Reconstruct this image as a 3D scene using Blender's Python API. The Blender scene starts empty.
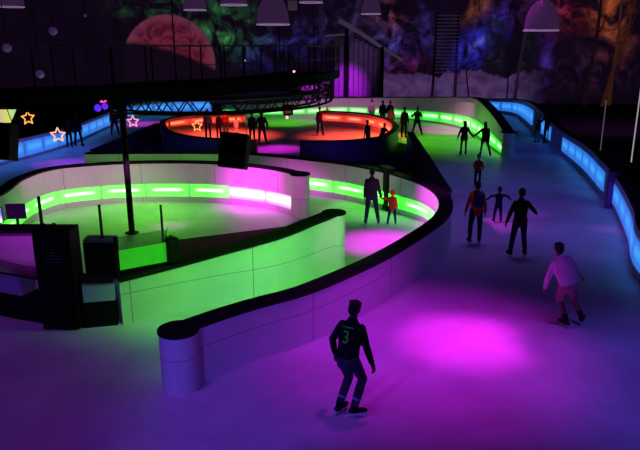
import bpy, bmesh, math, random
from mathutils import Vector, Matrix, Euler
from mathutils.bvhtree import BVHTree

random.seed(7)
S = bpy.context.scene
C = S.collection
PI = math.pi

# ------------------------------------------------------------------ camera
CAM_H, FPX, PITCH = 5.2, 640.0, math.radians(15.7)
cp, sp = math.cos(PITCH), math.sin(PITCH)
cam_d = bpy.data.cameras.new('camera')
cam = bpy.data.objects.new('camera', cam_d)
C.objects.link(cam)
cam_d.sensor_width = 36.0
cam_d.lens = 36.0 * FPX / 640.0
cam_d.clip_end = 300
cam.location = (0, 0, CAM_H)
cam.rotation_euler = (PI/2 - PITCH, 0, 0)
S.camera = cam
S.view_settings.view_transform = 'Standard'
S.view_settings.look = 'None'
S.view_settings.exposure = 0
S.view_settings.gamma = 1


def ray(px, py):
    u, v = px - 320.0, 225.0 - py
    return Vector((u, FPX*cp + v*sp, -FPX*sp + v*cp))


def G(px, py, z=0.0):
    """survey: where the sight line through a measured image point meets height z"""
    d = ray(px, py)
    t = (z - CAM_H) / d.z
    return Vector((d.x*t, d.y*t, z))


def GY(px, py, Y):
    d = ray(px, py)
    t = Y / d.y
    return Vector((d.x*t, Y, CAM_H + d.z*t))


def PX(p):
    x, y, z = p[0], p[1], p[2]-CAM_H
    w = y*cp - z*sp
    return 320 + FPX*x/w, 225 - FPX*(y*sp + z*cp)/w


# ------------------------------------------------------------------ materials
def nt(name):
    m = bpy.data.materials.new(name)
    m.use_nodes = True
    t = m.node_tree
    b = t.nodes['Principled BSDF']
    return m, t, b


def mat(name, col, rough=0.5, metal=0.0, spec=0.4, noise=0.12, nscale=9.0, emit=None, estr=0.0, bump=0.0, alpha=1.0):
    """plain procedural material: base colour with a little noise variation"""
    m, t, b = nt(name)
    N, L = t.nodes, t.links
    tc = N.new('ShaderNodeTexCoord')
    nz = N.new('ShaderNodeTexNoise')
    nz.inputs['Scale'].default_value = nscale
    nz.inputs['Detail'].default_value = 4
    L.new(tc.outputs['Object'], nz.inputs['Vector'])
    mx = N.new('ShaderNodeMix')
    mx.data_type = 'RGBA'
    c = Vector(col[:3])
    mx.inputs[6].default_value = (*(c*(1-noise)), 1)
    mx.inputs[7].default_value = (*[min(1, x) for x in (c*(1+noise))], 1)
    L.new(nz.outputs['Fac'], mx.inputs[0])
    L.new(mx.outputs[2], b.inputs['Base Color'])
    b.inputs['Roughness'].default_value = rough
    b.inputs['Metallic'].default_value = metal
    b.inputs['Specular IOR Level'].default_value = spec
    if emit:
        b.inputs['Emission Color'].default_value = (*emit, 1)
        b.inputs['Emission Strength'].default_value = estr
    if bump:
        bp = N.new('ShaderNodeBump')
        bp.inputs['Strength'].default_value = bump
        L.new(nz.outputs['Fac'], bp.inputs['Height'])
        L.new(bp.outputs['Normal'], b.inputs['Normal'])
    return m


class NB:
    """tiny node helper for maths"""
    def __init__(s, t): s.t = t
    def val(s, sock, x):
        if isinstance(x, (int, float)): sock.default_value = x
        else: s.t.links.new(x, sock)
    def m(s, op, a, b=0.0, c=0.0):
        n = s.t.nodes.new('ShaderNodeMath'); n.operation = op
        s.val(n.inputs[0], a); s.val(n.inputs[1], b); s.val(n.inputs[2], c)
        return n.outputs[0]
    def mixc(s, f, a, b, mode='MIX'):
        n = s.t.nodes.new('ShaderNodeMix'); n.data_type = 'RGBA'; n.blend_type = mode
        s.val(n.inputs[0], f)
        for i, x in ((6, a), (7, b)):
            if isinstance(x, tuple): n.inputs[i].default_value = (*x[:3], 1)
            else: s.t.links.new(x, n.inputs[i])
        return n.outputs[2]
    def noise(s, vec, scale, detail=4, rough=0.5, dist=0.0):
        n = s.t.nodes.new('ShaderNodeTexNoise')
        n.inputs['Scale'].default_value = scale; n.inputs['Detail'].default_value = detail
        n.inputs['Roughness'].default_value = rough; n.inputs['Distortion'].default_value = dist
        if vec is not None: s.t.links.new(vec, n.inputs['Vector'])
        return n.outputs['Fac']
    def smooth(s, x, lo, hi):
        n = s.t.nodes.new('ShaderNodeMapRange'); n.interpolation_type = 'SMOOTHSTEP'
        s.val(n.inputs['Value'], x); n.inputs['From Min'].default_value = lo; n.inputs['From Max'].default_value = hi
        return n.outputs[0]


def panel_mat(name, col, seam_u=2.6, seam_v=0.62, rough=0.4):
    """board panels with thin seams (u = metres along, v = height)"""
    m, t, b = nt(name)
    k = NB(t)
    uv = t.nodes.new('ShaderNodeUVMap'); uv.uv_map = 'UVMap'
    sx = t.nodes.new('ShaderNodeSeparateXYZ'); t.links.new(uv.outputs[0], sx.inputs[0])
    fu = k.m('FRACT', k.m('DIVIDE', sx.outputs[0], seam_u))
    a = k.m('LESS_THAN', fu, 0.008)
    c = k.m('LESS_THAN', k.m('ABSOLUTE', k.m('SUBTRACT', sx.outputs[1], seam_v)), 0.007)
    s_ = k.m('MAXIMUM', a, c)
    nz = k.noise(uv.outputs[0], 1.3, 5)
    base = k.mixc(nz, tuple(x*0.86 for x in col), tuple(min(1, x*1.1) for x in col))
    fin = k.mixc(k.m('MULTIPLY', s_, 0.6), base, (0.05, 0.05, 0.06))
    t.links.new(fin, b.inputs['Base Color'])
    b.inputs['Roughness'].default_value = rough
    b.inputs['Specular IOR Level'].default_value = 0.3
    return m


def led_mat(name, edge, core, e_str, c_str, cu=0.34, cv=0.2):
    """luminous diffuser: bright tube behind the middle of each panel"""
    m, t, b = nt(name)
    k = NB(t)
    uv = t.nodes.new('ShaderNodeUVMap'); uv.uv_map = 'UVMap'
    sx = t.nodes.new('ShaderNodeSeparateXYZ'); t.links.new(uv.outputs[0], sx.inputs[0])
    du = k.m('ABSOLUTE', k.m('SUBTRACT', sx.outputs[0], 0.5))
    dv = k.m('ABSOLUTE', k.m('SUBTRACT', sx.outputs[1], 0.55))
    fu = k.m('SUBTRACT', 1.0, k.smooth(du, cu-0.1, cu+0.1))
    fv = k.m('SUBTRACT', 1.0, k.smooth(dv, 0.02, cv))
    f = k.m('MULTIPLY', fu, fv)
    edgef = k.m('SUBTRACT', 1.0, k.m('MULTIPLY', k.smooth(du, 0.40, 0.5), 0.45))
    col = k.mixc(f, edge, core)
    st = k.m('MULTIPLY', k.m('ADD', e_str, k.m('MULTIPLY', f, c_str-e_str)), edgef)
    b.inputs['Base Color'].default_value = (0.5, 0.5, 0.5, 1)
    b.inputs['Roughness'].default_value = 0.3
    t.links.new(col, b.inputs['Emission Color'])
    t.links.new(st, b.inputs['Emission Strength'])
    return m


M = {}
M['white'] = panel_mat('white_board', (0.74, 0.74, 0.74))
M['navy'] = panel_mat('navy_board', (0.04, 0.025, 0.12))
M['capb'] = mat('black_rubber_cap', (0.008, 0.007, 0.009), 0.55, spec=0.12)
M['led_g'] = led_mat('green_diffuser', (0.05, 1.0, 0.02), (0.42, 1.0, 0.40), 1.5, 3.0)
M['led_gf'] = led_mat('green_diffuser_far', (0.04, 1.0, 0.04), (0.45, 1.0, 0.45), 0.85, 1.8, 0.40, 0.3)
M['led_glare'] = led_mat('painted_glare_diffuser', (0.8, 0.25, 0.7), (1.0, 0.72, 1.0), 1.3, 3.2, 0.62, 0.5)  # pink-white beam glare on green panels, painted as emission
M['led_b'] = led_mat('blue_diffuser', (0.035, 0.24, 1.0), (0.05, 0.38, 1.0), 0.70, 0.95, 0.40, 0.4)
M['led_o'] = led_mat('orange_diffuser', (1.0, 0.055, 0.025), (1.0, 0.34, 0.12), 1.0, 1.5, 0.3, 0.3)
M['black'] = mat('matte_black', (0.006, 0.006, 0.008), 0.6, spec=0.1)
M['blackm'] = mat('black_steel', (0.012, 0.012, 0.016), 0.5, 0.3, spec=0.3)
M['rail'] = mat('dull_steel_rail', (0.16, 0.14, 0.18), 0.45, 0.2)
M['matt'] = mat('dark_rubber_flooring', (0.006, 0.005, 0.016), 0.8, spec=0.08, nscale=3)
M['maroon'] = mat('maroon_carpet', (0.085, 0.012, 0.03), 0.9, spec=0.1, nscale=30)
M['skin'] = mat('skin', (0.30, 0.16, 0.11), 0.6)
M['hair'] = mat('dark_hair', (0.012, 0.009, 0.008), 0.6)
M['blade'] = mat('pale_blade_holder', (0.75, 0.76, 0.82), 0.35, 0.1)


def cloth(name, col):
    k = 'cloth_' + name
    if k not in M:
        M[k] = mat(k, col, 0.9, spec=0.1, noise=0.2, nscale=40, bump=0.1)
    return M[k]


# ------------------------------------------------------------------ mesh builder
class MB:
    def __init__(s):
        s.v, s.f, s.uv = [], [], {}

    def add(s, verts, faces, uvs=None):
        o = len(s.v)
        s.v += [Vector(p) for p in verts]
        for i, f in enumerate(faces):
            s.f.append(tuple(o + k for k in f))
            if uvs: s.uv[len(s.f)-1] = uvs[i]
        return s

    def tube(s, pts, rad, n=10, side=None, rnd=True):
        pts = [Vector(p) for p in pts]
        R = [(r, r) if isinstance(r, (int, float)) else r for r in rad]
        if rnd:
            d0 = (pts[0]-pts[1]).normalized(); d1 = (pts[-1]-pts[-2]).normalized()
            a, b = R[0], R[-1]
            m0, m1 = min(a), min(b)
            pts = [pts[0]+d0*m0*0.85, pts[0]+d0*m0*0.5] + pts + [pts[-1]+d1*m1*0.5, pts[-1]+d1*m1*0.85]
            R = [(a[0]*.45, a[1]*.45), (a[0]*.85, a[1]*.85)] + R + [(b[0]*.85, b[1]*.85), (b[0]*.45, b[1]*.45)]
        sd = Vector(side) if side is not None else None
        rings = []
        for i, p in enumerate(pts):
            d = (pts[min(i+1, len(pts)-1)] - pts[max(i-1, 0)]).normalized()
            if sd is None:
                sd = Vector((1, 0, 0)) if abs(d.x) < 0.9 else Vector((0, 1, 0))
            x = sd - d*sd.dot(d)
            if x.length < 1e-5: x = d.orthogonal()
            x.normalize(); sd = x
            y = d.cross(x)
            rings.append([p + x*R[i][0]*math.cos(2*PI*j/n) + y*R[i][1]*math.sin(2*PI*j/n) for j in range(n)])
        vs = [q for r in rings for q in r]
        fs = []
        for i in range(len(rings)-1):
            for j in range(n):
                j2 = (j+1) % n
                fs.append((i*n+j, i*n+j2, (i+1)*n+j2, (i+1)*n+j))
        fs.append(tuple(range(n-1, -1, -1)))
        fs.append(tuple((len(rings)-1)*n + j for j in range(n)))
        return s.add(vs, fs)

    def ball(s, c, r, nu=12, nv=8, rot=None):
        r = (r, r, r) if isinstance(r, (int, float)) else r
        c = Vector(c); vs = []; fs = []
        for i in range(1, nv):
            th = PI*i/nv
            for j in range(nu):
                ph = 2*PI*j/nu
                p = Vector((r[0]*math.sin(th)*math.cos(ph), r[1]*math.sin(th)*math.sin(ph), r[2]*math.cos(th)))
                if rot is not None: p = rot @ p
                vs.append(c+p)
        top = Vector((0, 0, r[2])); bot = Vector((0, 0, -r[2]))
        if rot is not None: top, bot = rot @ top, rot @ bot
        vs += [c+top, c+bot]
        T = len(vs)-2; B = T+1
        for i in range(nv-2):
            for j in range(nu):
                j2 = (j+1) % nu
                fs.append((i*nu+j, (i+1)*nu+j, (i+1)*nu+j2, i*nu+j2))
        for j in range(nu):
            j2 = (j+1) % nu
            fs.append((T, j, j2)); fs.append((B, (nv-2)*nu+j2, (nv-2)*nu+j))
        return s.add(vs, fs)

    def box(s, c, size, rot=None, bev=0.0):
        bm = bmesh.new()
        bmesh.ops.create_cube(bm, size=1.0)
        for v in bm.verts:
            v.co = Vector((v.co.x*size[0], v.co.y*size[1], v.co.z*size[2]))
        if bev:
            bmesh.ops.bevel(bm, geom=list(bm.edges), offset=bev, segments=2, affect='EDGES', profile=0.5)
        bm.verts.index_update()
        vs = []
        for v in bm.verts:
            p = v.co.copy()
            if rot is not None: p = rot @ p
            vs.append(Vector(c)+p)
        fs = [tuple(v.index for v in f.verts) for f in bm.faces]
        bm.free()
        return s.add(vs, fs)

    def lathe(s, prof, c=(0, 0, 0), n=24, close=False):
        vs, fs = [], []
        for r, z in prof:
            for j in range(n):
                a = 2*PI*j/n
                vs.append(Vector(c)+Vector((r*math.cos(a), r*math.sin(a), z)))
        for i in range(len(prof)-1):
            for j in range(n):
                j2 = (j+1) % n
                fs.append((i*n+j, i*n+j2, (i+1)*n+j2, (i+1)*n+j))
        if close:
            fs.append(tuple(range(n-1, -1, -1)))
            fs.append(tuple((len(prof)-1)*n + j for j in range(n)))
        return s.add(vs, fs)

    def build(s, name, m, parent=None, smooth=False, loc=None):
        me = bpy.data.meshes.new(name)
        me.from_pydata([tuple(p) for p in s.v], [], s.f)
        if s.uv:
            ul = me.uv_layers.new(name='UVMap')
            for pi, poly in enumerate(me.polygons):
                if pi in s.uv:
                    for li, q in zip(poly.loop_indices, s.uv[pi]):
                        ul.data[li].uv = q
        me.materials.append(m)
        if smooth:
            for p in me.polygons: p.use_smooth = True
        me.validate(); me.update()
        o = bpy.data.objects.new(name, me)
        C.objects.link(o)
        if loc is not None: o.location = loc
        if parent is not None: o.parent = parent
        return o


def voxel(o, size, dec=0.5):
    a = o.modifiers.new('r', 'REMESH'); a.mode = 'VOXEL'; a.voxel_size = size; a.use_smooth_shade = True
    sm = o.modifiers.new('s', 'SMOOTH'); sm.factor = 0.5; sm.iterations = 3
    if dec < 1:
        d = o.modifiers.new('d', 'DECIMATE'); d.ratio = dec
    dg = bpy.context.evaluated_depsgraph_get()
    ev = o.evaluated_get(dg)
    me = bpy.data.meshes.new_from_object(ev)
    o.modifiers.clear()
    o.data = me
    for p in me.polygons: p.use_smooth = True
    return o


def tag(o, label=None, cat=None, group=None, kind=None):
    if label: o['label'] = label
    if cat: o['category'] = cat
    if group: o['group'] = group
    if kind: o['kind'] = kind
    return o


def thing(name, label, cat, loc=(0, 0, 0), rotz=0.0, group=None):
    o = bpy.data.objects.new(name, None)
    C.objects.link(o)
    o.empty_display_size = 0.2
    o.location = loc
    o.rotation_euler = (0, 0, rotz)
    return tag(o, label, cat, group)


def smooth_path(pts, step=0.3, closed=False):
    """Catmull-Rom through (x, y, h) points, resampled evenly"""
    P = [Vector(p) for p in pts]
    out = []
    n = len(P)
    for i in range(n-1):
        p0 = P[max(i-1, 0)]; p1 = P[i]; p2 = P[i+1]; p3 = P[min(i+2, n-1)]
        k = max(2, int((p2-p1).length/0.08))
        for j in range(k):
            t = j/k
            out.append(0.5*((2*p1) + (p2-p0)*t + (2*p0-5*p1+4*p2-p3)*t*t + (3*p1-p0-3*p2+p3)*t**3))
    out.append(P[-1])
    res = [out[0]]; acc = 0
    for a, b in zip(out, out[1:]):
        acc += (Vector((b.x, b.y))-Vector((a.x, a.y))).length
        if acc >= step:
            res.append(b); acc = 0
    if (res[-1]-out[-1]).length > step*0.4: res.append(out[-1])
    else: res[-1] = out[-1]
    return res


def normals(path):
    N = []
    for i in range(len(path)):
        a = path[max(i-1, 0)]; b = path[min(i+1, len(path)-1)]
        d = Vector((b.x-a.x, b.y-a.y)).normalized()
        N.append(Vector((-d.y, d.x)))       # left of travel
    return N


def strip_solid(mb, path, Ns, o0, o1, z0f, z1f):
    """closed solid swept along the path between offsets o0<o1 (left positive)"""
    L = 0; vs = []; us = []
    for i, (p, n) in enumerate(zip(path, Ns)):
        if i: L += (Vector((p.x, p.y))-Vector((path[i-1].x, path[i-1].y))).length
        us.append(L)
        z0, z1 = z0f(p.z), z1f(p.z)
        for o, z in ((o0, z0), (o0, z1), (o1, z1), (o1, z0)):
            vs.append((p.x+n.x*o, p.y+n.y*o, z))
    fs, uvs = [], []
    for i in range(len(path)-1):
        for j in range(4):
            j2 = (j+1) % 4
            a, b, c, d = i*4+j, i*4+j2, (i+1)*4+j2, (i+1)*4+j
            fs.append((a, b, c, d))
            uvs.append([(us[i], vs[a][2]), (us[i], vs[b][2]), (us[i+1], vs[c][2]), (us[i+1], vs[d][2])])
    e = (len(path)-1)*4
    fs.append((3, 2, 1, 0)); uvs.append([(0.1*q, vs[q][2]) for q in (3, 2, 1, 0)])
    fs.append((e, e+1, e+2, e+3)); uvs.append([(0.1*q, vs[e+q][2]) for q in range(4)])
    mb.add(vs, fs, uvs)


def barrier(name, label, cat, pts, t=0.36, led=None, led_side=1, led_ranges=None, led_z=(0.12, 0.45), pitch=1.55,
            panel='white', drums=(), cap_over=0.02, group=None, cap=True, led_alt=None):
    """rink wall: pts are (x, y, top height) along the centreline"""
    path = smooth_path(pts)
    Ns = normals(path)
    c0 = path[len(path)//2]
    root = thing(name, label, cat, (c0.x, c0.y, 0), 0, group)
    inv = Vector((c0.x, c0.y, 0))
    p2 = [p - inv for p in path]
    mb = MB()
    strip_solid(mb, p2, Ns, -t/2, t/2, lambda h: 0.0, lambda h: h-0.05)
    for end, r in drums:
        q = p2[end]
        n = 28
        vs = []; fs = []; uvs = []
        for j in range(n):
            a = 2*PI*j/n
            vs.append((q.x+r*math.cos(a), q.y+r*math.sin(a), 0)); vs.append((q.x+r*math.cos(a), q.y+r*math.sin(a), q.z-0.05))
        for j in range(n):
            k = (j+1) % n
            fs.append((2*j, 2*k, 2*k+1, 2*j+1))
            uvs.append([(.3+r*2*PI*j/n*.8, 0), (.3+r*2*PI*(j+1)/n*.8, 0), (.3+r*2*PI*(j+1)/n*.8, q.z), (.3+r*2*PI*j/n*.8, q.z)])
        fs.append(tuple(2*j+1 for j in range(n))); uvs.append([(0.3, 0.8)]*n)
        mb.add(vs, fs, uvs)
    mb.build('board_panel', M[panel], root)
    if cap:
        mc = MB()
        strip_solid(mc, p2, Ns, -t/2-cap_over, t/2+cap_over, lambda h: h-0.05, lambda h: h)
        for end, r in drums:
            q = p2[end]
            mc.lathe([(0.001, q.z-0.049), (r+cap_over, q.z-0.049), (r+cap_over, q.z-0.008), (r, q.z+0.002), (0.001, q.z+0.002)], (q.x, q.y, 0), 28)
        mc.build('top_cap', M['capb'], root)
    if led:
        us = [0]
        for a, b in zip(path, path[1:]): us.append(us[-1]+(Vector((b.x, b.y))-Vector((a.x, a.y))).length)
        tot = us[-1]
        nseg = max(1, int(tot/pitch))
        pl = tot/nseg

        def at(u):
            for i in range(len(us)-1):
                if us[i+1] >= u:
                    f = (u-us[i])/max(1e-6, us[i+1]-us[i])
                    return path[i].lerp(path[i+1], f), Ns[i].lerp(Ns[i+1], f).normalized()
            return path[-1], Ns[-1]
        cnt = 0
        for k in range(nseg):
            mid, _ = at((k+.5)*pl)
            if led_ranges is not None:
                x = PX((mid.x, mid.y, 0.5))[0]
                if not any(a <= x <= b for a, b in led_ranges): continue
            lm = M[led]
            if led_alt and led_alt[0] <= PX((mid.x, mid.y, 0.5))[0] <= led_alt[1]: lm = M[led_alt[2]]
            if cnt >= 95: break
            cnt += 1
            mb = MB()
            sub = 6
            vs = []; fs = []; uvs = []
            for j in range(sub+1):
                f = j/sub
                p, n = at(k*pl + 0.02 + f*(pl-0.04))
                for dd in (0.003, 0.02):
                    o = led_side*(t/2+dd)
                    for zf in led_z:
                        vs.append((p.x+n.x*o-inv.x, p.y+n.y*o-inv.y, zf*p.z))
            for j in range(sub):
                b = j*4; f0, f1 = j/sub, (j+1)/sub
                fs.append((b+2, b+3, b+7, b+6)); uvs.append([(f0, 0), (f0, 1), (f1, 1), (f1, 0)])
                fs.append((b+0, b+4, b+5, b+1)); uvs.append([(0.02, 0.02)]*4)
                fs.append((b+1, b+5, b+7, b+3)); uvs.append([(0.02, 0.98)]*4)
                fs.append((b+0, b+2, b+6, b+4)); uvs.append([(0.02, 0.02)]*4)
            mb.add(vs, fs, uvs)
            mb.build('light_panel', lm, root)
    return root


def gp(px, py, h):
    p = G(px, py, h)
    return (p.x, p.y, h)


def gb(px, py, h):
    """same, from the foot of the wall"""
    p = G(px, py, 0)
    return (p.x, p.y, h)


def gt(px, py, pytop):
    """foot of the wall and the image row of its top edge -> (x, y, height)"""
    p = G(px, py, 0)
    return (p.x, p.y, GY(px, pytop, p.y).z)


M['kick'] = mat('grey_kick_strip', (0.25, 0.25, 0.27), 0.6)

# ------------------------------------------------------------------ ROOM
def struct(name, mb, m):
    return tag(mb.build(name, m), kind='structure')


XL, XR, YB, YF, ZC = -34.0, 36.0, 60.0, -4.0, 11.0
mb = MB(); mb.box(((XL+XR)/2, (YB+YF)/2, -0.11), (XR-XL, YB-YF, 0.2))
struct('floor', mb, mat('dark_hall_floor', (0.025, 0.018, 0.032), 0.8, spec=0.1))
mb = MB(); mb.box(((XL+XR)/2, (YB+YF)/2, ZC+0.1), (XR-XL, YB-YF, 0.2))
struct('ceiling', mb, M['black'])
mw = mat('dark_plum_wall', (0.020, 0.012, 0.030), 0.8, spec=0.1, nscale=0.6, noise=0.5)
mb = MB(); mb.box((XL-0.1, (YB+YF)/2, ZC/2), (0.2, YB-YF, ZC)); struct('wall_left', mb, mw)
mb = MB(); mb.box(((XL+XR)/2, YF-0.1, ZC/2), (XR-XL, 0.2, ZC)); struct('wall_front', mb, mw)
# right wall runs in at an angle beside the track
mb = MB()
a, b = Vector((34.0, YB, 0)), Vector((13.0, YF, 0))
d = (b-a).normalized(); n = Vector((-d.y, d.x, 0))
if n.x < 0: n = -n
vs = [a, b, b+n*0.2, a+n*0.2]
mb.add([*vs, *[v+Vector((0, 0, ZC)) for v in vs]], [(0, 1, 2, 3), (7, 6, 5, 4), (0, 4, 5, 1), (1, 5, 6, 2), (2, 6, 7, 3), (3, 7, 4, 0)])
struct('wall_right', mb, mw)


# back wall with the painted outer-space scene
def mural():
    m, t, b = nt('space_mural_paint')
    k = NB(t)
    tc = t.nodes.new('ShaderNodeTexCoord')
    sx = t.nodes.new('ShaderNodeSeparateXYZ'); t.links.new(tc.outputs['Object'], sx.inputs[0])
    X, Z = sx.outputs[0], sx.outputs[2]
    vec = tc.outputs['Object']
    n1 = k.noise(vec, 0.42, 7, 0.62, 1.2)
    n2 = k.noise(vec, 0.9, 6, 0.6, 0.6)
    wisps = k.smooth(n1, 0.40, 0.68)
    fine = k.smooth(n2, 0.35, 0.75)
    cloud = k.m('MULTIPLY', wisps, k.m('ADD', 0.35, fine))
    # stars / deep sky ground colour
    col = k.mixc(n2, (0.0025, 0.001, 0.005), (0.009, 0.003, 0.014))

    def XZ(px, py):
        p = GY(px, py, YB); return p.x, p.z

    def blob(px, py, wx, wy, c, s, tex=cloud, rot=0.0):
        nonlocal col
        x0, z0 = XZ(px, py)
        sc = YB/FPX*1.0
        dx = k.m('SUBTRACT', X, x0); dz = k.m('SUBTRACT', Z, z0)
        if rot:
            cr, sr = math.cos(rot), math.sin(rot)
            dx, dz = (k.m('ADD', k.m('MULTIPLY', dx, cr), k.m('MULTIPLY', dz, sr)),
                      k.m('SUBTRACT', k.m('MULTIPLY', dz, cr), k.m('MULTIPLY', dx, sr)))
        q = k.m('ADD', k.m('POWER', k.m('DIVIDE', k.m('ABSOLUTE', dx), wx*sc), 2.0), k.m('POWER', k.m('DIVIDE', k.m('ABSOLUTE', dz), wy*sc), 2.0))
        g = k.m('POWER', 2.718, k.m('MULTIPLY', q, -1.0))
        f = k.m('MULTIPLY', g, tex) if tex is not None else g
        col = k.mixc(k.m('MULTIPLY', f, s), col, c, 'ADD')

    blob(205, 22, 40, 26, (0.03, 0.17, 0.05), 0.9)
    blob(222, 32, 14, 16, (0.04, 0.32, 0.07), 0.9)
    blob(150, 8, 30, 10, (0.03, 0.10, 0.04), 0.8)
    blob(250, 32, 28, 18, (0.03, 0.14, 0.06), 0.7)
    blob(290, 42, 26, 16, (0.03, 0.02, 0.32), 1.0)
    blob(262, 55, 22, 12, (0.02, 0.015, 0.24), 0.9)
    blob(320, 25, 40, 26, (0.03, 0.02, 0.10), 0.9)
    blob(350, 15, 20, 20, (0.035, 0.02, 0.07), 0.8)
    blob(390, 14, 14, 14, (0.42, 0.07, 0.035), 0.9)
    blob(385, 38, 14, 30, (0.05, 0.06, 0.30), 0.8)
    blob(408, 45, 18, 16, (0.08, 0.03, 0.35), 0.9)
    blob(405, 66, 14, 10, (0.24, 0.02, 0.14), 0.9)
    blob(425, 25, 18, 20, (0.03, 0.02, 0.16), 0.8)
    blob(483, 40, 32, 11, (0.03, 0.04, 0.75), 1.3, rot=0.9)
    blob(478, 44, 9, 3, (0.25, 0.22, 0.6), 0.9, rot=0.7)
    blob(470, 54, 14, 14, (0.04, 0.02, 0.5), 0.9)
    blob(475, 6, 14, 12, (0.35, 0.09, 0.035), 0.9)
    blob(520, 10, 20, 12, (0.14, 0.02, 0.18), 0.7)
    blob(562, 12, 20, 16, (0.34, 0.02, 0.05), 0.9)
    blob(545, 60, 9, 30, (0.05, 0.015, 0.26), 0.9)
    blob(590, 92, 40, 10, (0.06, 0.012, 0.07), 0.8)
    blob(608, 10, 15, 18, (0.55, 0.11, 0.02), 1.0)
    blob(616, 40, 12, 22, (0.42, 0.08, 0.02), 1.0)
    blob(590, 70, 40, 22, (0.05, 0.02, 0.07), 0.7)
    # rock stacks: dark upright forms
    for px0, px1, py0 in ((486, 508, 16), (525, 541, 30)):
        xa, zt = XZ(px0, py0); xb, _ = XZ(px1, py0)
        wob = k.m('MULTIPLY', k.m('SUBTRACT', n2, 0.5), 2.2)
        xx = k.m('ADD', X, wob)
        f = k.m('MULTIPLY', k.smooth(xx, xa-0.3, xa+0.3), k.m('SUBTRACT', 1.0, k.smooth(xx, xb-0.3, xb+0.3)))
        f = k.m('MULTIPLY', f, k.m('SUBTRACT', 1.0, k.smooth(k.m('ADD', Z, wob), zt-0.4, zt+0.4)))
        rock = k.mixc(k.smooth(n2, 0.45, 0.75), (0.006, 0.005, 0.011), (0.028, 0.02, 0.042))
        col = k.mixc(k.m('MULTIPLY', f, 0.85), col, rock)
    # snow slopes along the foot of the painting
    zr = XZ(420, 72)[1]
    nn = t.nodes.new('ShaderNodeTexNoise'); nn.noise_dimensions = '1D'
    nn.inputs['Scale'].default_value = 0.33; nn.inputs['Detail'].default_value = 5
    t.links.new(X, nn.inputs['W'])
    ridge = k.m('ADD', zr-1.5, k.m('MULTIPLY', nn.outputs['Fac'], 2.9))
    xs = XZ(378, 80)[0]; xe = XZ(540, 80)[0]
    inx = k.m('MULTIPLY', k.smooth(X, xs-0.5, xs+0.5), k.m('SUBTRACT', 1.0, k.smooth(X, xe-3.0, xe+1.0)))
    fs = k.m('MULTIPLY', inx, k.m('SUBTRACT', 1.0, k.smooth(k.m('SUBTRACT', Z, ridge), -0.15, 0.1)))
    snow = k.mixc(k.smooth(n2, 0.3, 0.7), (0.045, 0.018, 0.085), (0.105, 0.05, 0.17))
    col = k.mixc(fs, col, snow)
    # banded red planet
    px_, pz_ = XZ(169.3, 62.7)
    R_ = XZ(169.3, 14)[1]-pz_
    dx = k.m('DIVIDE', k.m('SUBTRACT', X, px_), 1.0); dz = k.m('SUBTRACT', Z, pz_)
    r2 = k.m('SQRT', k.m('ADD', k.m('POWER', k.m('ABSOLUTE', dx), 2.0), k.m('POWER', k.m('ABSOLUTE', dz), 2.0)))
    disc = k.m('SUBTRACT', 1.0, k.smooth(r2, R_-0.12, R_+0.05))
    # lower edge of the lit part curves away into shadow
    ex, ez = XZ(130, 240)
    r3 = k.m('SQRT', k.m('ADD', k.m('POWER', k.m('ABSOLUTE', k.m('SUBTRACT', X, ex)), 2.0), k.m('POWER', k.m('ABSOLUTE', k.m('SUBTRACT', Z, ez)), 2.0)))
    R3 = XZ(130, 43)[1]-ez
    lit = k.m('MULTIPLY', disc, k.smooth(r3, R3-0.2, R3+0.35))
    wv = k.noise(vec, 0.8, 4, 0.5, 2.0)
    pl = k.mixc(k.smooth(wv, 0.35, 0.7), (0.075, 0.006, 0.026), (0.19, 0.022, 0.045))
    rim = k.smooth(r2, R_-1.0, R_-0.1)
    pl = k.mixc(k.m('MULTIPLY', rim, 0.5), pl, (0.20, 0.05, 0.10))
    inside_dark = k.m('MULTIPLY', disc, k.m('SUBTRACT', 1.0, k.smooth(Z, XZ(163, 62)[1]-0.3, XZ(163, 62)[1]+0.3)))
    col = k.mixc(disc, col, (0.008, 0.003, 0.012))
    col = k.mixc(lit, col, pl)
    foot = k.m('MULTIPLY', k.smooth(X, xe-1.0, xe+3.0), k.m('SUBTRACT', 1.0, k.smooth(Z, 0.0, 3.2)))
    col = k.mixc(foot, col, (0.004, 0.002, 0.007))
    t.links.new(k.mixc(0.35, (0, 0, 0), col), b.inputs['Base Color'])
    b.inputs['Roughness'].default_value = 0.9
    b.inputs['Specular IOR Level'].default_value = 0.05
    t.links.new(col, b.inputs['Emission Color'])     # emission stands in for light falling on the mural
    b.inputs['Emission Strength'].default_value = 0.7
    return m


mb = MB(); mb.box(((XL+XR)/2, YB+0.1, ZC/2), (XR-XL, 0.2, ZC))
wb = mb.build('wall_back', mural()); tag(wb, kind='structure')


# ------------------------------------------------------------------ ICE
def ice_mat():
    m, t, b = nt('rink_ice')
    k = NB(t)
    tc = t.nodes.new('ShaderNodeTexCoord')
    n1 = k.noise(tc.outputs['Object'], 0.6, 6, 0.6)
    n2 = k.noise(tc.outputs['Object'], 14.0, 5, 0.7, 1.5)
    base = k.mixc(k.smooth(n1, 0.3, 0.7), (0.50, 0.50, 0.54), (0.68, 0.68, 0.72))
    sc = k.smooth(n2, 0.62, 0.80)
    base = k.mixc(k.m('MULTIPLY', sc, 0.5), base, (0.85, 0.85, 0.9))
    t.links.new(base, b.inputs['Base Color'])
    ro = k.m('ADD', 0.32, k.m('MULTIPLY', n2, 0.22))
    t.links.new(ro, b.inputs['Roughness'])
    b.inputs['Specular IOR Level'].default_value = 0.35
    bp = t.nodes.new('ShaderNodeBump'); bp.inputs['Strength'].default_value = 0.06; bp.inputs['Distance'].default_value = 0.02
    t.links.new(n2, bp.inputs['Height']); t.links.new(bp.outputs['Normal'], b.inputs['Normal'])
    return m


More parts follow.
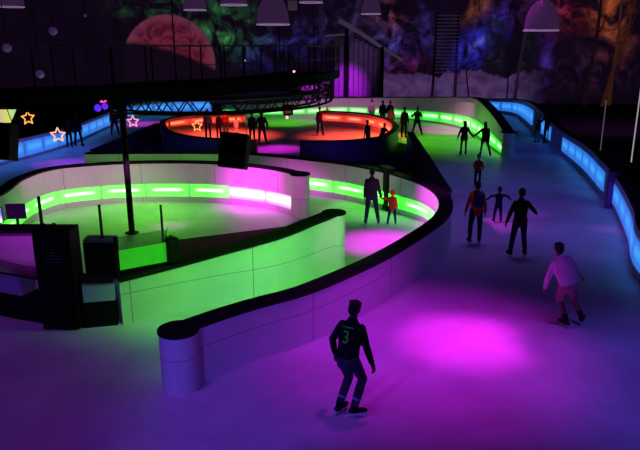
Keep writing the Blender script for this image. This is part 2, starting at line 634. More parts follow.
right_wall = [gt(466, 111, 98.5), gt(492, 112.6, 98.5), gt(515, 116.5, 99), gt(531, 130, 104), gt(555, 150, 127), gt(580, 172, 143),
              gt(597, 192, 159), gt(613, 211, 178), gt(627, 245, 205), (G(636, 278).x, G(636, 278).y, 1.1), (6.9, 10.5, 1.1), (6.9, 5, 1.1), (7.2, -1, 1.1)]
# wall pts above are its ice-side foot; shift to the centreline
def shifted(pts, off):
    P = [Vector(p) for p in pts]
    N = normals(P)
    return [(p.x+n.x*off, p.y+n.y*off, p.z) for p, n in zip(P, N)]


right_wall = shifted(right_wall, 0.15)
left_wall = [(-14.2, -1, 1.0), (-14.2, 12, 1.0), (-14.2, 22, 1.02), gb(0, 166, 1.04), gb(30, 158, 1.04), gb(70, 145, 1.0), gb(108, 128, 0.98),
             gb(128, 118.5, 1.0), gb(165, 114.5, 1.1), gb(212, 113, 1.2)]
left_wall = shifted(left_wall, 0.15)
ring = [(p[0], p[1]) for p in left_wall] + [(4, 53), (12, 51)] + [(p[0], p[1]) for p in right_wall]
mb = MB()
mb.add([(x, y, 0.0) for x, y in ring], [tuple(range(len(ring)-1, -1, -1))])
ice = mb.build('floor_ice', ice_mat()); tag(ice, kind='structure')

# ------------------------------------------------------------------ RINK WALLS
barrier('rink_wall', 'long white outer rink wall with blue light panels curving down the right of the track', 'rink wall', right_wall, t=0.3,
        led='led_b', led_side=-1, led_ranges=[(478, 534), (543, 553), (566, 606), (619, 660)], led_z=(0.2, 0.77), cap=True, cap_over=0.0)
barrier('rink_wall', 'straight white outer rink wall with blue light panels at the far left behind the star lights', 'rink wall', left_wall, t=0.3,
        led='led_b', led_side=-1, led_ranges=[(-60, 215)], led_z=(0.14, 0.8), cap_over=0.0)

green = [gt(222, 113.5, 104), gt(262, 115.5, 103.5), gt(300, 115.2, 100), gt(325, 114.6, 97.8), gt(345, 114.4, 97), gt(372, 116, 97), gt(400, 119, 97), gt(425, 121.8, 97),
         gt(443, 124.3, 97), gt(460, 128.5, 97), gt(475, 136, 98.5), gt(490, 147, 112.5), gt(504, 157, 131.5)]
green = shifted(green, 0.15)
barrier('rink_wall', 'tall white rink wall with green light panels across the far end of the ice', 'rink wall', green, t=0.3,
        led='led_gf', led_side=-1, led_z=(0.07, 0.42), drums=((-1, 0.30),), pitch=1.7, cap_over=0.10)

# long curved wall round the inner lane: drum end in front, bend at the right, far side lit green inside
A = [gp(178, 328, 1.01), gp(203, 318.5, 1.01), gp(250, 303.5, 1.0), gp(300, 290, 1.0), gp(345, 272, 1.0), gp(385, 253, .98), gp(418, 233.5, .96), gp(438, 219, .97),
     gp(446, 206, 1.0), gp(442, 194, 1.08), gp(428, 184, 1.15), gp(409, 177, 1.22), gp(390, 171.5, 1.27), gp(365, 166, 1.27), gp(340, 162, 1.27), gp(310, 158.5, 1.27),
     gp(270, 154.5, 1.2), gp(235, 152.5, 1.1), gp(190, 152, 1.05), gp(140, 152, 1.0), gp(86, 152.5, .95)]
barrier('rink_wall', 'long black-capped white wall curving around the inner lane with a round drum end in front', 'rink wall', A, t=0.34,
        led='led_g', led_side=1, led_ranges=None, led_z=(0.15, 0.48), drums=((0, 0.30),))

# ring wall around the small round rink: far half with green light panels
Bf = [(-9.5, 13.6, 1.3), (-9.9, 15.4, 1.34), gp(-10, 196, 1.36), gp(19, 178, 1.38), gp(50, 168, 1.38), gp(94, 163.5, 1.38), gp(140, 161.5, 1.38), gp(190, 161.3, 1.38), gp(225, 162.5, 1.38),
      gp(255, 165, 1.38), gp(280, 168.5, 1.38), gp(300, 173, 1.38)]
barrier('rink_wall', 'far half of the round rink wall with bright green light panels inside and a white end post', 'rink wall', Bf, t=0.32,
        led='led_g', led_side=-1, led_ranges=[(-80, 290)], led_alt=(236, 300, 'led_glare'), led_z=(0.14, 0.45), drums=((-1, 0.30),), pitch=1.5)
Bn = [gp(334, 211.5, 1.38), gp(306, 222.5, 1.32), gp(272, 235.5, 1.24), gp(212, 252, 1.08), gp(181, 260.5, 1.01), gp(150, 268.5, .96), gp(116, 277, .92)]
barrier('rink_wall', 'near half of the round rink wall with black cap, white boards flooded bright green', 'rink wall', Bn, t=0.40,
        drums=((0, 0.27),))

# east wall of the dark island and its other edges
E = [gp(443, 190, 1.0), gp(435, 177, 1.0), gp(423, 156, 1.0), gp(413, 140, 1.0), gp(408, 131.5, 1.0)]
E = shifted(E, -0.1)
barrier('rink_wall', 'dark low wall running back from the bend beside the outer track', 'rink wall', E, t=0.3, panel='navy')
Wl = [gp(93, 149.5, .8), gp(118, 139.5, .8), (gp(145, 128.5, .8)), gp(158, 123, .8)]
barrier('rink_wall', 'dark low wall at the left edge of the middle island beside the blue lane', 'rink wall', Wl, t=0.25, panel='navy')

# the small orange rink
OL = [gp(257, 139.7, 1.0), gp(225, 139, 1.0), gp(195, 136.5, 1.0), gp(175, 133, 1.0), gp(165, 129, 1.0), gp(165, 124, 1.0), gp(178, 118, 1.0), gp(200, 113.8, 1.0), gp(225, 112.3, 1.0), gp(246, 111.8, 1.0)]
def two_tone(name, label, pts, led_ranges):
    r = barrier(name, label, 'rink wall', pts, t=0.28, led='led_o', led_side=-1, led_ranges=None, led_z=(0.3, 0.72), pitch=1.7, panel='orangeb')
    return r
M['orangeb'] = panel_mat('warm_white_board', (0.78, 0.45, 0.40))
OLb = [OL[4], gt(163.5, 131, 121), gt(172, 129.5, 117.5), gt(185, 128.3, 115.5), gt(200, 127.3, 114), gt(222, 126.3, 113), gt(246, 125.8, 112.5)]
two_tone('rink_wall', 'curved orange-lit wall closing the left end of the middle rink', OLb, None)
barrier('rink_wall', 'dark front wall of the orange-lit rink left of its opening', 'rink wall', OL[:5], t=0.28, panel='navy')
OR = [gp(300, 140.5, 1.0), gp(330, 140.6, 1.0), gp(355, 139.5, 1.0), gp(380, 136.5, 1.0), gp(391, 132, 1.0), gp(396, 126.5, 1.0), gp(391, 120.3, 1.0), gp(378, 115.8, 1.0), gp(358, 112.5, 1.0), gp(322, 110.3, 1.0)]
barrier('rink_wall', 'dark front wall of the orange-lit rink right of its opening', 'rink wall', OR[:6], t=0.28, panel='navy')
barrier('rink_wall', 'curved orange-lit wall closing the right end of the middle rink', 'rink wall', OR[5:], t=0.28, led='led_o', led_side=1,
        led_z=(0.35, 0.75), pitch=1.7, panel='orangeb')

# dark rubber flooring on the island either side of the ice passage
def mat_poly(name, label, pts, m, z=0.012):
    mb = MB()
    n = len(pts)
    mb.add([(p.x, p.y, z) for p in pts]+[(p.x, p.y, 0.001) for p in pts], [tuple(range(n)), tuple(range(2*n-1, n-1, -1))] + [(i, n+i, n+(i+1) % n, (i+1) % n) for i in range(n)])
    return tag(mb.build(name, m), label, 'floor mat')


mat_poly('rubber_mat', 'dark rubber flooring left of the pink-lit ice passage', [G(94, 157.5), G(250, 161), G(256, 154), G(225, 151), G(195, 147), G(175, 142), G(167, 137), G(163, 129.5)], M['matt'])
mat_poly('rubber_mat', 'dark rubber flooring right of the pink-lit ice passage', [G(300, 166), G(390, 183), G(428, 200), G(440, 205), G(437, 190), G(424, 168), G(408, 145), G(396, 142), G(380, 148), G(355, 151.5), G(301, 152.5)], M['matt'])
mat_poly('rubber_mat', 'maroon carpet strip behind the near wall of the round rink', [G(150, 252), G(178, 240), G(275, 228), G(322, 222), G(325, 228), G(275, 250), G(182, 276), G(150, 285)], M['maroon'])

# black gate post in the inner lane wall
def slab(name, label, cat, px, py, w, dpt, h, m, rz=0.0, bev=0.02, kids=None):
    p = G(px, py)
    r = thing(name, label, cat, (p.x, p.y, 0), rz)
    MB().box((0, 0, h/2), (w, dpt, h), bev=bev).build('post_body', m, r)
    return r


r = slab('gate_post', 'black gate post set into the inner lane wall behind the child', 'gate post', 386, 209, 0.30, 0.62, 1.42, M['black'], 0.35)
MB().box((0, -0.33, 0.9), (0.06, 0.05, 0.22), bev=0.01).build('latch', M['blackm'], r)
M['plum'] = mat('plum_pad', (0.40, 0.05, 0.40), 0.7)
r = slab('padded_post', 'dark purple padded post on the blue-lit wall at the right', 'gate post', 611.5, 208, 0.42, 0.24, 1.24, M['plum'], -0.25, 0.03)
MB().box((0, 0, 1.25), (0.44, 0.26, 0.03), bev=0.008).build('top_cap', M['black'], r)

# ------------------------------------------------------------------ BOOTH at the left
Lw = [gp(114.5, 276.8, .92), gp(98, 277.5, .93), gp(78, 277.5, .95), gp(40, 273, .96), gp(0, 266, .97), gp(-40, 255, .98), (-9.3, 13.2, 1.0)]
pathL = smooth_path(Lw, 0.2); NsL = normals(pathL)
r = thing('booth_wall', 'low booth wall with black base and pale panels under a black ledge', 'booth wall', (pathL[3].x, pathL[3].y, 0))
off = Vector((pathL[3].x, pathL[3].y, 0))
pL = [p-off for p in pathL]
mb = MB(); strip_solid(mb, pL, NsL, -0.2, 0.2, lambda h: 0.0, lambda h: 0.52); mb.build('kick_base', M['black'], r)
M['lav'] = mat('lavender_board', (0.40, 0.34, 0.62), 0.5)
M['sky'] = mat('pale_blue_board', (0.42, 0.52, 0.70), 0.5)
def seg(x0, x1):
    ii = [i for i, p in enumerate(pathL) if x0 <= PX((p.x, p.y, .7))[0] <= x1]
    return ii[0], ii[-1]+1
for (x0, x1, m) in ((76, 120, 'sky'), (-60, 38, 'lav')):
    i0, i1 = seg(x0, x1)
    mb = MB(); strip_solid(mb, pL[i0:i1], NsL[i0:i1], -0.2, 0.2, lambda h: 0.52, lambda h: h-0.05); mb.build('board_panel', M[m], r)
mb = MB(); strip_solid(mb, pL, NsL, -0.25, 0.22, lambda h: h-0.05, lambda h: h); mb.build('ledge', mat('black_gloss_ledge', (0.012, 0.012, 0.014), 0.25, spec=0.5), r)

# counter behind it
cA, cB = GY(-14, 262, 12.9), GY(44, 262, 12.9)
M['ctr'] = mat('white_laminate', (0.55, 0.52, 0.58), 0.35)
cz = 1.42
r = thing('booth_counter', 'long booth counter with pale front and dark worktop', 'counter', ((cA.x+cB.x)/2, 13.1, 0))
wd = cB.x-cA.x
MB().box((0, 0, cz/2), (wd, 0.55, cz-0.001), bev=0.01).build('counter_front', M['ctr'], r)
MB().box((0, 0.0, cz+0.02), (wd+0.06, 0.62, 0.04), bev=0.012).build('worktop', M['black'], r)
MB().box((0, -0.285, cz-0.03), (wd, 0.02, 0.04)).build('edge_trim', M['rail'], r)

# black cabinet interrupting the wall
cpos = G(61.5, 331)
r = thing('equipment_cabinet', 'tall black equipment cabinet with faint striped triangle standing in the booth wall', 'cabinet', (cpos.x, cpos.y+0.25, 0), 0.0)
MB().box((0, 0, 1.0), (0.68, 0.50, 1.92), bev=0.015).build('cabinet_body', M['black'], r)
M['faint'] = mat('faint_grey_print', (0.07, 0.065, 0.11), 0.5)
mb = MB()
for i, w in enumerate((0.06, 0.12, 0.19, 0.26, 0.34)):
    mb.box((0.02, -0.253, 1.62-i*0.062), (w, 0.006, 0.022), bev=0.002)
mb.build('triangle_emblem', M['faint'], r)
MB().tube([(0.28, -0.245, 1.1), (0.28, -0.285, 1.1), (0.28, -0.285, 1.3), (0.28, -0.245, 1.3)], [0.012]*4, 8).build('handle', M['blackm'], r)
for dx in (-0.22, -0.02):
    pts = [(dx-0.055+0.0, 0, 1.91), (dx-0.05, 0, 1.98), (dx-0.02, 0, 2.04), (dx+0.02, 0, 2.04), (dx+0.05, 0, 1.98), (dx+0.055, 0, 1.91)]
    MB().tube(pts, [0.014]*6, 8).build('cable_hoop', M['blackm'], r)

# monitor, tablet, posts on the counter
zt = cz+0.04
p = GY(17, 219, 13.05)
r = thing('monitor', 'small grey monitor seen from behind on the booth counter', 'monitor', (p.x, 13.05, zt), 0.12)
M['mon'] = mat('grey_plastic', (0.03, 0.034, 0.055), 0.4)
MB().box((0, 0, 0.37), (0.40, 0.035, 0.33), bev=0.01).build('screen_back', M['mon'], r)
MB().box((0, 0.02, 0.12), (0.05, 0.03, 0.24)).build('stand_neck', M['black'], r)
MB().box((0, 0, 0.008), (0.26, 0.18, 0.016), bev=0.005).build('stand_base', M['black'], r)
p = GY(0, 217, 12.95)
r = thing('tablet', 'tablet with a glowing blue screen on the booth counter', 'tablet', (p.x-0.08, 12.95, zt), -0.1)
MB().box((0, 0, 0.32), (0.30, 0.02, 0.36), bev=0.006).build('tablet_case', M['black'], r)
def screen_mat():
    m, t, b = nt('blue_screen'); k = NB(t)
    tc = t.nodes.new('ShaderNodeTexCoord'); sx = t.nodes.new('ShaderNodeSeparateXYZ'); t.links.new(tc.outputs['Generated'], sx.inputs[0])
    col = k.mixc(k.smooth(sx.outputs[2], 0.1, 0.6), (0.7, 0.9, 1.0), (0.02, 0.12, 1.0))
    t.links.new(col, b.inputs['Emission Color']); b.inputs['Emission Strength'].default_value = 1.2
    return m
MB().box((0, -0.0125, 0.32), (0.27, 0.004, 0.32)).build('screen', screen_mat(), r)
MB().box((0, 0.03, 0.08), (0.10, 0.05, 0.16), bev=0.004).build('stand', M['black'], r)
# slim posts standing on the counter / floor
def post(px, ptop, pbot, Y, label, rad=0.035, z0=None):
    a = GY(px, pbot, Y); b = GY(px+0.0, ptop, Y)
    zb = a.z if z0 is None else z0
    r = thing('stanchion_post', label, 'post', (a.x, Y, zb))
    MB().tube([(0, 0, 0), (0, 0, b.z-zb)], [rad, rad], 12, rnd=False).build('tube', M['blackm'], r)
    MB().lathe([(0.001, 0), (rad*2, 0), (rad*2, 0.015), (rad*1.1, 0.02)], n=16).build('foot_flange', M['blackm'], r)
    MB().ball((0, 0, b.z-zb), rad*1.15, 10, 6).build('end_cap', M['blackm'], r)
    return r
post(42, 198, 226, 13.1, 'slim grey post on the booth counter behind the black cabinet', z0=zt)
post(102, 206, 236, 12.36, 'slim dark post on the booth equipment right of the black cabinet', 0.028, z0=1.47)
post(164.5, 206, 262, 13.2, 'slim dark post behind the green acrylic screen', 0.026, z0=0.012)

# acrylic screen on the wall
def along(px):
    best = min(range(len(pathN)), key=lambda i: abs(PX((pathN[i].x, pathN[i].y, pathN[i].z))[0]-px))
    return pathN[best]
pathN = smooth_path(Bn, 0.05)
g0, g1 = along(118), along(168)
gc = (g0+g1)/2; ang = math.atan2(g1.y-g0.y, g1.x-g0.x); gl = (Vector((g1.x, g1.y))-Vector((g0.x, g0.y))).length
r = thing('acrylic_screen', 'glass and green acrylic screen standing on the round rink wall beside the booth', 'screen', (gc.x, gc.y, 0.0), ang)
zb = 1.02
def glass_mat():
    m, t, b = nt('clear_glass')
    t.nodes.remove(b)
    k = NB(t)
    tr = t.nodes.new('ShaderNodeBsdfTransparent'); gl_ = t.nodes.new('ShaderNodeBsdfGlossy'); gl_.inputs['Roughness'].default_value = 0.08
    tr.inputs[0].default_value = (0.75, 0.8, 0.78, 1)
    tc = t.nodes.new('ShaderNodeTexCoord'); nz = k.noise(tc.outputs['Object'], 3)
    mx = t.nodes.new('ShaderNodeMixShader')
    t.links.new(k.m('ADD', 0.04, k.m('MULTIPLY', nz, 0.06)), mx.inputs[0])
    t.links.new(tr.outputs[0], mx.inputs[1]); t.links.new(gl_.outputs[0], mx.inputs[2])
    t.links.new(mx.outputs[0], t.nodes['Material Output'].inputs[0])
    return m
M['glass'] = glass_mat()
M['gac'] = mat('green_acrylic_painted_glow', (0.03, 0.30, 0.03), 0.25, noise=0.4, nscale=4, emit=(0.06, 1.0, 0.03), estr=0.26)  # green light in the pane is put in as tint and emission
MB().box((0, 0, zb+0.55), (gl-0.05, 0.012, 0.26)).build('glass_pane', M['glass'], r)
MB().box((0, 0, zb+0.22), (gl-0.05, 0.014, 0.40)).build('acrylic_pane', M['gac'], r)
MB().box((-gl/2, 0, zb+0.30), (0.07, 0.07, 0.78), bev=0.008).build('frame_post', M['black'], r)
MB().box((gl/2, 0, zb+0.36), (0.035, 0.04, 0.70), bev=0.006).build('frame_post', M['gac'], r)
MB().box((0, 0, zb+0.0), (gl, 0.05, 0.04)).build('frame_rail', M['black'], r)
g2 = along(175)
r = thing('control_box', 'black control box at the right end of the acrylic screen', 'box', (g2.x, g2.y, g2.z), ang)
MB().box((0, 0, 0.26), (0.26, 0.24, 0.52), bev=0.05).build('housing', M['black'], r)
MB().box((-0.05, 0, 0.545), (0.12, 0.12, 0.05), bev=0.01).build('switch_cap', M['blackm'], r)
# grey box and little pink lamp on the right of the cabinet
p = GY(101, 246, 12.35)
r = thing('amplifier', 'flat grey-blue amplifier box right of the black cabinet', 'box', (p.x, 12.35, 0.0), 0.0)
MB().box((0, 0, 0.70), (0.62, 0.3, 1.40), bev=0.01).build('rack_body', M['black'], r)
MB().box((0, 0.0, 1.435), (0.60, 0.32, 0.07), bev=0.01).build('amplifier_body', mat('grey_blue_metal', (0.10, 0.11, 0.2), 0.4), r)
p = GY(115.5, 241, 12.1)
r = thing('indicator_lamp', 'tiny pink lamp at the corner of the booth beside the glass', 'lamp', (p.x, 12.12, p.z))
M['pinkl'] = mat('pink_lens', (0.8, 0.1, 0.6), 0.3, emit=(1.0, 0.08, 0.6), estr=0.9)
MB().box((0, 0, 0), (0.09, 0.05, 0.08), bev=0.01).build('lamp_body', M['black'], r)
MB().ball((0, -0.03, 0), (0.03, 0.02, 0.025), 10, 6).build('lens', M['pinkl'], r)

# pole carrying the truss
pb = G(131, 262)
ptop = 3.9
r = thing('support_pole', 'tall thin black pole rising from the round rink to the truss', 'pole', (pb.x, 17.65, 0))
r.location.x = GY(128.5, 190, 17.65).x
MB().tube([(0, 0, 0), (0, 0, ptop)], [0.085, 0.085], 14, rnd=False).build('pole_tube', M['black'], r)
MB().lathe([(0.001, 0), (0.2, 0), (0.2, 0.02), (0.09, 0.05)], n=20).build('base_plate', M['black'], r)
MB().lathe([(0.12, ptop-0.65), (0.14, ptop-0.6), (0.14, ptop-0.35), (0.12, ptop-0.3)], n=16).build('clamp_collar', M['blackm'], r)

# ------------------------------------------------------------------ ring truss
tc_ = Vector((-3.75, 23.0, 0)); tr_, tz = 3.95, 3.38
TE = 1.31
r = thing('lighting_truss', 'round black lattice truss hanging over the small rink', 'truss', (tc_.x, tc_.y, tz))
NB_ = 44
M['trussm'] = mat('purple_lit_steel', (0.045, 0.038, 0.055), 0.5, 0.2)  # paler tone puts purple-grey light into the lattice colour
def tp(i, dr, dz):
    a = 2*PI*i/NB_ - PI/2 - 0.9
    return Vector(((tr_+dr)*math.cos(a), (tr_+dr)*math.sin(a)*TE, dz))
for dr, dz in ((0.22, 0.0), (-0.22, 0.0), (0.22, 0.38), (-0.22, 0.38)):
    pts = [tp(i*0.5, dr, dz) for i in range(NB_*2+1)]
    MB().tube(pts, [0.036]*len(pts), 8, rnd=False).build('chord', M['black'] if dz == 0 else M['trussm'], r)
cnt = 0
rest = MB()
for i in range(NB_):
    for a, b in ((tp(i, .22, 0), tp(i+.5, .22, .38)), (tp(i+.5, .22, .38), tp(i+1, .22, 0)), (tp(i, -.22, 0), tp(i+.5, -.22, .38)), (tp(i+.5, -.22, .38), tp(i+1, -.22, 0)), (tp(i+.5, -.22, .38), tp(i+1, .22, .38))):
        cnt += 1
        if cnt <= 98: MB().tube([a, b], [0.02, 0.02], 6, rnd=False).build('brace', M['trussm'], r)
        else: rest.tube([a, b], [0.02, 0.02], 6, rnd=False)
tag(rest.build('brace_lattice', M['trussm'], r), kind='stuff')
for a in (0.4, 2.0, 3.6, 5.2):
    q = Vector((tr_*math.cos(a), tr_*math.sin(a)*TE, 0.38))
    MB().tube([q, q+Vector((0, 0, ZC-tz-0.38))], [0.008, 0.008], 6, rnd=False).build('hanging_cable', M['black'], r)

# ------------------------------------------------------------------ walkway balcony
DZ = 4.05
edge = [(-16, 12.6), (-10.5, 13.8)] + [(G(x, y, DZ).x, G(x, y, DZ).y) for x, y in ((0, 97.5), (60, 95), (120, 92.5), (180, 89.5), (250, 84.5), (300, 79.5), (328, 75), (339, 71.5))]
ep = smooth_path([(x, y, DZ) for x, y in edge], 0.4)
en = normals(ep)
r = thing('walkway_balcony', 'curved black steel walkway with thin railings high on the left', 'walkway', (ep[0].x, ep[0].y, DZ))
o0 = Vector((ep[0].x, ep[0].y, 0))
e2 = [p-o0-Vector((0, 0, 0)) for p in ep]
mb = MB(); strip_solid(mb, [Vector((p.x, p.y, 0)) for p in e2], en, 0.0, 2.2, lambda h: -0.10, lambda h: 0.0); mb.build('deck', M['black'], r)
mb = MB(); strip_solid(mb, [Vector((p.x, p.y, 0)) for p in e2], en, -0.04, 0.06, lambda h: -0.24, lambda h: 0.08); mb.build('fascia_beam', M['black'], r)
mb = MB(); strip_solid(mb, [Vector((p.x, p.y, 0)) for p in e2], en, 2.1, 2.2, lambda h: -0.24, lambda h: 0.08); mb.build('fascia_beam', M['black'], r)
for o, z, rad in ((0.0, 1.13, 0.022), (0.0, 0.62, 0.012), (2.15, 1.13, 0.022)):
    pts = [Vector((p.x+n.x*o, p.y+n.y*o, z)) for p, n in zip(e2, en)]
    MB().tube(pts, [rad]*len(pts), 8, rnd=False).build('handrail', M['rail'], r)
for o, stp in ((0.0, 2), (2.15, 4)):
    for i in range(0, len(e2), stp):
        p, n = e2[i], en[i]
        q = Vector((p.x+n.x*o, p.y+n.y*o, 0))
        MB().tube([q, q+Vector((0, 0, 1.13))], [0.022, 0.022], 6, rnd=False).build('rail_post', M['blackm'], r)
for i in range(4, len(e2), 14):
    p, n = e2[i], en[i]
    q = Vector((p.x+n.x*1.1, p.y+n.y*1.1, 0))
    MB().tube([q, q+Vector((0, 0, ZC-DZ))], [0.02, 0.02], 6, rnd=False).build('hanger_rod', M['black'], r)
def rail_at(px):
    i = min(range(len(ep)), key=lambda i: abs(PX(ep[i])[0]-px)); return ep[i], en[i]

# lower service beam under the left of the walkway
bA, bB = GY(-30, 107, 14.6), GY(104, 109, 14.6)
r = thing('service_beam', 'black box beam under the walkway at the left carrying star lights', 'beam', ((bA.x+bB.x)/2, 14.6, bB.z))
MB().box((0, 0, 0), (bB.x-bA.x, 0.22, 0.14), bev=0.01).build('box_section', M['black'], r)
for q in (-2.0, 0.0, 1.7):
    MB().tube([(q, 0, 0.06), (q, 0, DZ-bB.z-0.05)], [0.018, 0.018], 6, rnd=False).build('hanger_rod', M['black'], r)

# ------------------------------------------------------------------ star lights
def star(px, py, Y, rad, yaw, col, label, ztop):
    p = GY(px, py, Y)
    r = thing('star_light', label, 'star light', p, yaw, 'star lights hung along the walkway and truss')
    pts = []
    for i in range(11):
        a = PI/2 + i*PI/5
        q = rad if i % 2 == 0 else rad*0.48
        pts.append(Vector((q*math.cos(a), 0, q*math.sin(a))))
    mk = 'star_%s' % col[0]
    if mk not in M: M[mk] = mat(mk, (0.9, 0.6, 0.4), 0.3, emit=col[1], estr=1.5)
    mb = MB()
    for a, b in zip(pts, pts[1:]): mb.tube([a, b], [rad*.085]*2, 8)
    mb.build('neon_tube', M[mk], r)
    MB().tube([(0, 0.02, rad*.95), (0, 0.02, ztop-p.z)], [0.006, 0.006], 6, rnd=False).build('hanging_wire', M['black'], r)
    return r
star(28, 118, 14.6, 0.155, 0.9, ('gold', (1.0, 0.36, 0.05)), 'golden star light turned edge-on at the far left', bB.z)
star(58, 135, 14.6, 0.165, 0.15, ('pinkw', (1.0, 0.42, 0.22)), 'pinkish orange star light against the blue-lit wall', bB.z)
star(133, 121.5, 18.3, 0.165, 0.1, ('rose', (1.0, 0.30, 0.42)), 'pink star light just right of the tall pole', tz)
star(197, 126, 17.9, 0.155, -0.2, ('amber', (1.0, 0.35, 0.10)), 'orange star light in front of the orange-lit rink', tz)

# ------------------------------------------------------------------ hanging loudspeakers
def speaker(px0, px1, py0, py1, Y, rz, ry, label, ztop):
    a = GY((px0+px1)/2, (py0+py1)/2, Y)
    s = 1/FPX*(Y*cp+0.7)
    w, h = (px1-px0)*s, (py1-py0)*s*1.02
    r = thing('hanging_loudspeaker', label, 'loudspeaker', a, rz)
    rot = Euler((math.radians(-14), ry, 0)).to_matrix()
    MB().box((0, 0, 0), (w, w*0.75, h), rot, 0.02).build('cabinet_body', M['spk'], r)
    MB().box(rot @ Vector((0, -w*.38, 0)), (w*.88, 0.02, h*.9), rot, 0.006).build('grille', M['black'], r)
    MB().box(rot @ Vector((w*.22, -w*.395, -h*.22)), (w*.14, 0.01, 0.02), rot).build('badge', M['badge'], r)
    for dx in (-w*.42, w*.42):
        MB().tube([rot @ Vector((dx, 0, h/2)), (dx*.6, 0.1, ztop-a.z)], [0.01, 0.01], 6, rnd=False).build('hanging_cable', M['black'], r)
    return r
M['spk'] = mat('speaker_paint', (0.006, 0.007, 0.009), 0.7, spec=0.1)
M['badge'] = mat('silver_badge', (0.35, 0.35, 0.38), 0.4)
speaker(221, 248, 134, 168, 18.0, -0.1, 0.09, 'large black loudspeaker hanging below the middle of the truss', tz)
speaker(-14, 14, 124, 159, 14.2, 0.0, 0.06, 'black loudspeaker hanging at the far left under the lit display', 4.0)
# lit display above the left speaker
p = GY(1, 116, 14.45)
r = thing('lit_display', 'small hanging display glowing yellow and pink above the left loudspeaker', 'display', p, 0.0)
def disp_mat():
    m, t, b = nt('display_glow'); k = NB(t)
    tc = t.nodes.new('ShaderNodeTexCoord'); sx = t.nodes.new('ShaderNodeSeparateXYZ'); t.links.new(tc.outputs['Generated'], sx.inputs[0])
    col = k.mixc(k.smooth(sx.outputs[0], 0.3, 0.75), (0.75, 0.35, 0.30), (0.62, 0.72, 0.16))
    col = k.mixc(k.smooth(sx.outputs[0], 0.8, 1.0), col, (0.3, 0.75, 0.4))
    t.links.new(col, b.inputs['Emission Color']); b.inputs['Emission Strength'].default_value = 1.0
    return m
mb = MB()
w = 0.68
mb.add([(-w/2, 0, -0.15), (w/2-0.16, 0, -0.15), (w/2, 0, 0.14), (-w/2, 0, 0.14), (-w/2, .04, -0.15), (w/2-0.16, .04, -0.15), (w/2, .04, 0.14), (-w/2, .04, 0.14)],
       [(0, 1, 2, 3), (7, 6, 5, 4), (0, 4, 5, 1), (1, 5, 6, 2), (2, 6, 7, 3), (3, 7, 4, 0)])
mb.build('screen', disp_mat(), r)
MB().box((0, 0.07, 0), (w*.8, 0.06, 0.24)).build('back_case', M['black'], r)
MB().tube([(0, 0.07, 0.1), (0, 0.07, bB.z-p.z)], [0.012, 0.012], 6, rnd=False).build('hanging_rod', M['black'], r)

# ------------------------------------------------------------------ mirror balls
M['mirror'] = mat('mirror_facets', (0.7, 0.5, 0.85), 0.3, 0.3, noise=0.3, nscale=30, emit=(0.4, 0.16, 0.7), estr=0.07)  # purple emission replaces what the facets would reflect
def mirror_ball(px, py, Y, rpx, label):
    p = GY(px, py, Y); rad = rpx/FPX*Y
    r = thing('mirror_ball', label, 'mirror ball', p, 0.3, 'mirror balls above the walkway')
    MB().ball((0, 0, 0), rad, 18, 12).build('faceted_ball', M['mirror'], r)
    MB().lathe([(rad*.25, rad*.93), (rad*.25, rad*1.15), (0.001, rad*1.15)], n=12).build('hanger_cap', M['blackm'], r)
    MB().tube([(0, 0, rad), (0, 0, ZC-p.z)], [0.006, 0.006], 6, rnd=False).build('hanging_wire', M['black'], r)
for a in ((7, 48, 12.5, 4.2, 'mirror ball lowest left of the three, at the left edge above the walkway rail'), (53, 31, 12.5, 3.9, 'mirror ball hanging highest, well above the walkway rail'),
          (40, 74, 12.0, 4.0, 'mirror ball hanging below the walkway handrail')):
    mirror_ball(*a)
mirror_ball(85, 15.5, 16, 1.6, 'tiny mirror ball near the ceiling left of the red planet')

# ------------------------------------------------------------------ bell lamps
M['bell'] = mat('violet_lit_shade', (0.09, 0.045, 0.12), 0.5, emit=(0.25, 0.10, 0.36), estr=0.11)  # violet light on the shade is put into its colour and emission
M['bellrim'] = mat('pale_rim', (0.7, 0.6, 0.75), 0.3, emit=(0.55, 0.36, 0.62), estr=0.28)
def bell(px, pbot, wpx, label, dia=0.55):
    Y = dia*FPX/wpx/cp*0.96
    p = GY(px, pbot, Y)
    R = dia/2; h = dia*0.88
    r = thing('bell_lamp', label, 'pendant lamp', p, 0, 'bell-shaped pendant lamps')
    MB().lathe([(R, 0), (R*.97, h*.25), (R*.88, h*.5), (R*.7, h*.75), (R*.42, h*.93), (R*.2, h)], n=32).build('shade', M['bell'], r, smooth=True)
    MB().lathe([(R*1.0, -0.012), (R*1.04, -0.006), (R*1.04, 0.008), (R*1.0, 0.012), (R*.96, 0.0), (R, -0.012)], n=32).build('rim', M['bellrim'], r)
    MB().lathe([(R*.22, h*.97), (R*.22, h*1.25), (R*.1, h*1.3), (0.001, h*1.3)], n=16).build('lamp_neck', M['blackm'], r)
    MB().ball((0, 0, h*.45), R*.28, 12, 8).build('bulb', M['bellrim'], r)
    MB().tube([(0, 0, h*1.25), (0, 0, ZC-p.z)], [0.012, 0.012], 6, rnd=False).build('cord', M['black'], r)
for a in ((273, 24.5, 31, 'large violet-lit bell lamp hanging over the middle of the walkway'), (541, 30.5, 32, 'large violet-lit bell lamp at the right in front of the rock stacks'),
          (371, 14, 18.5, 'small violet-lit bell lamp right of the wooden hut'), (195, 10, 21, 'violet-lit bell lamp in front of the green nebula'),
          (234, 5, 25, 'violet-lit bell lamp cut by the top edge between two others'), (12, 7, 22, 'violet-lit bell lamp in the top left corner'), (311, 2.5, 22, 'violet-lit bell lamp barely showing left of the wooden hut')):
    bell(*a)
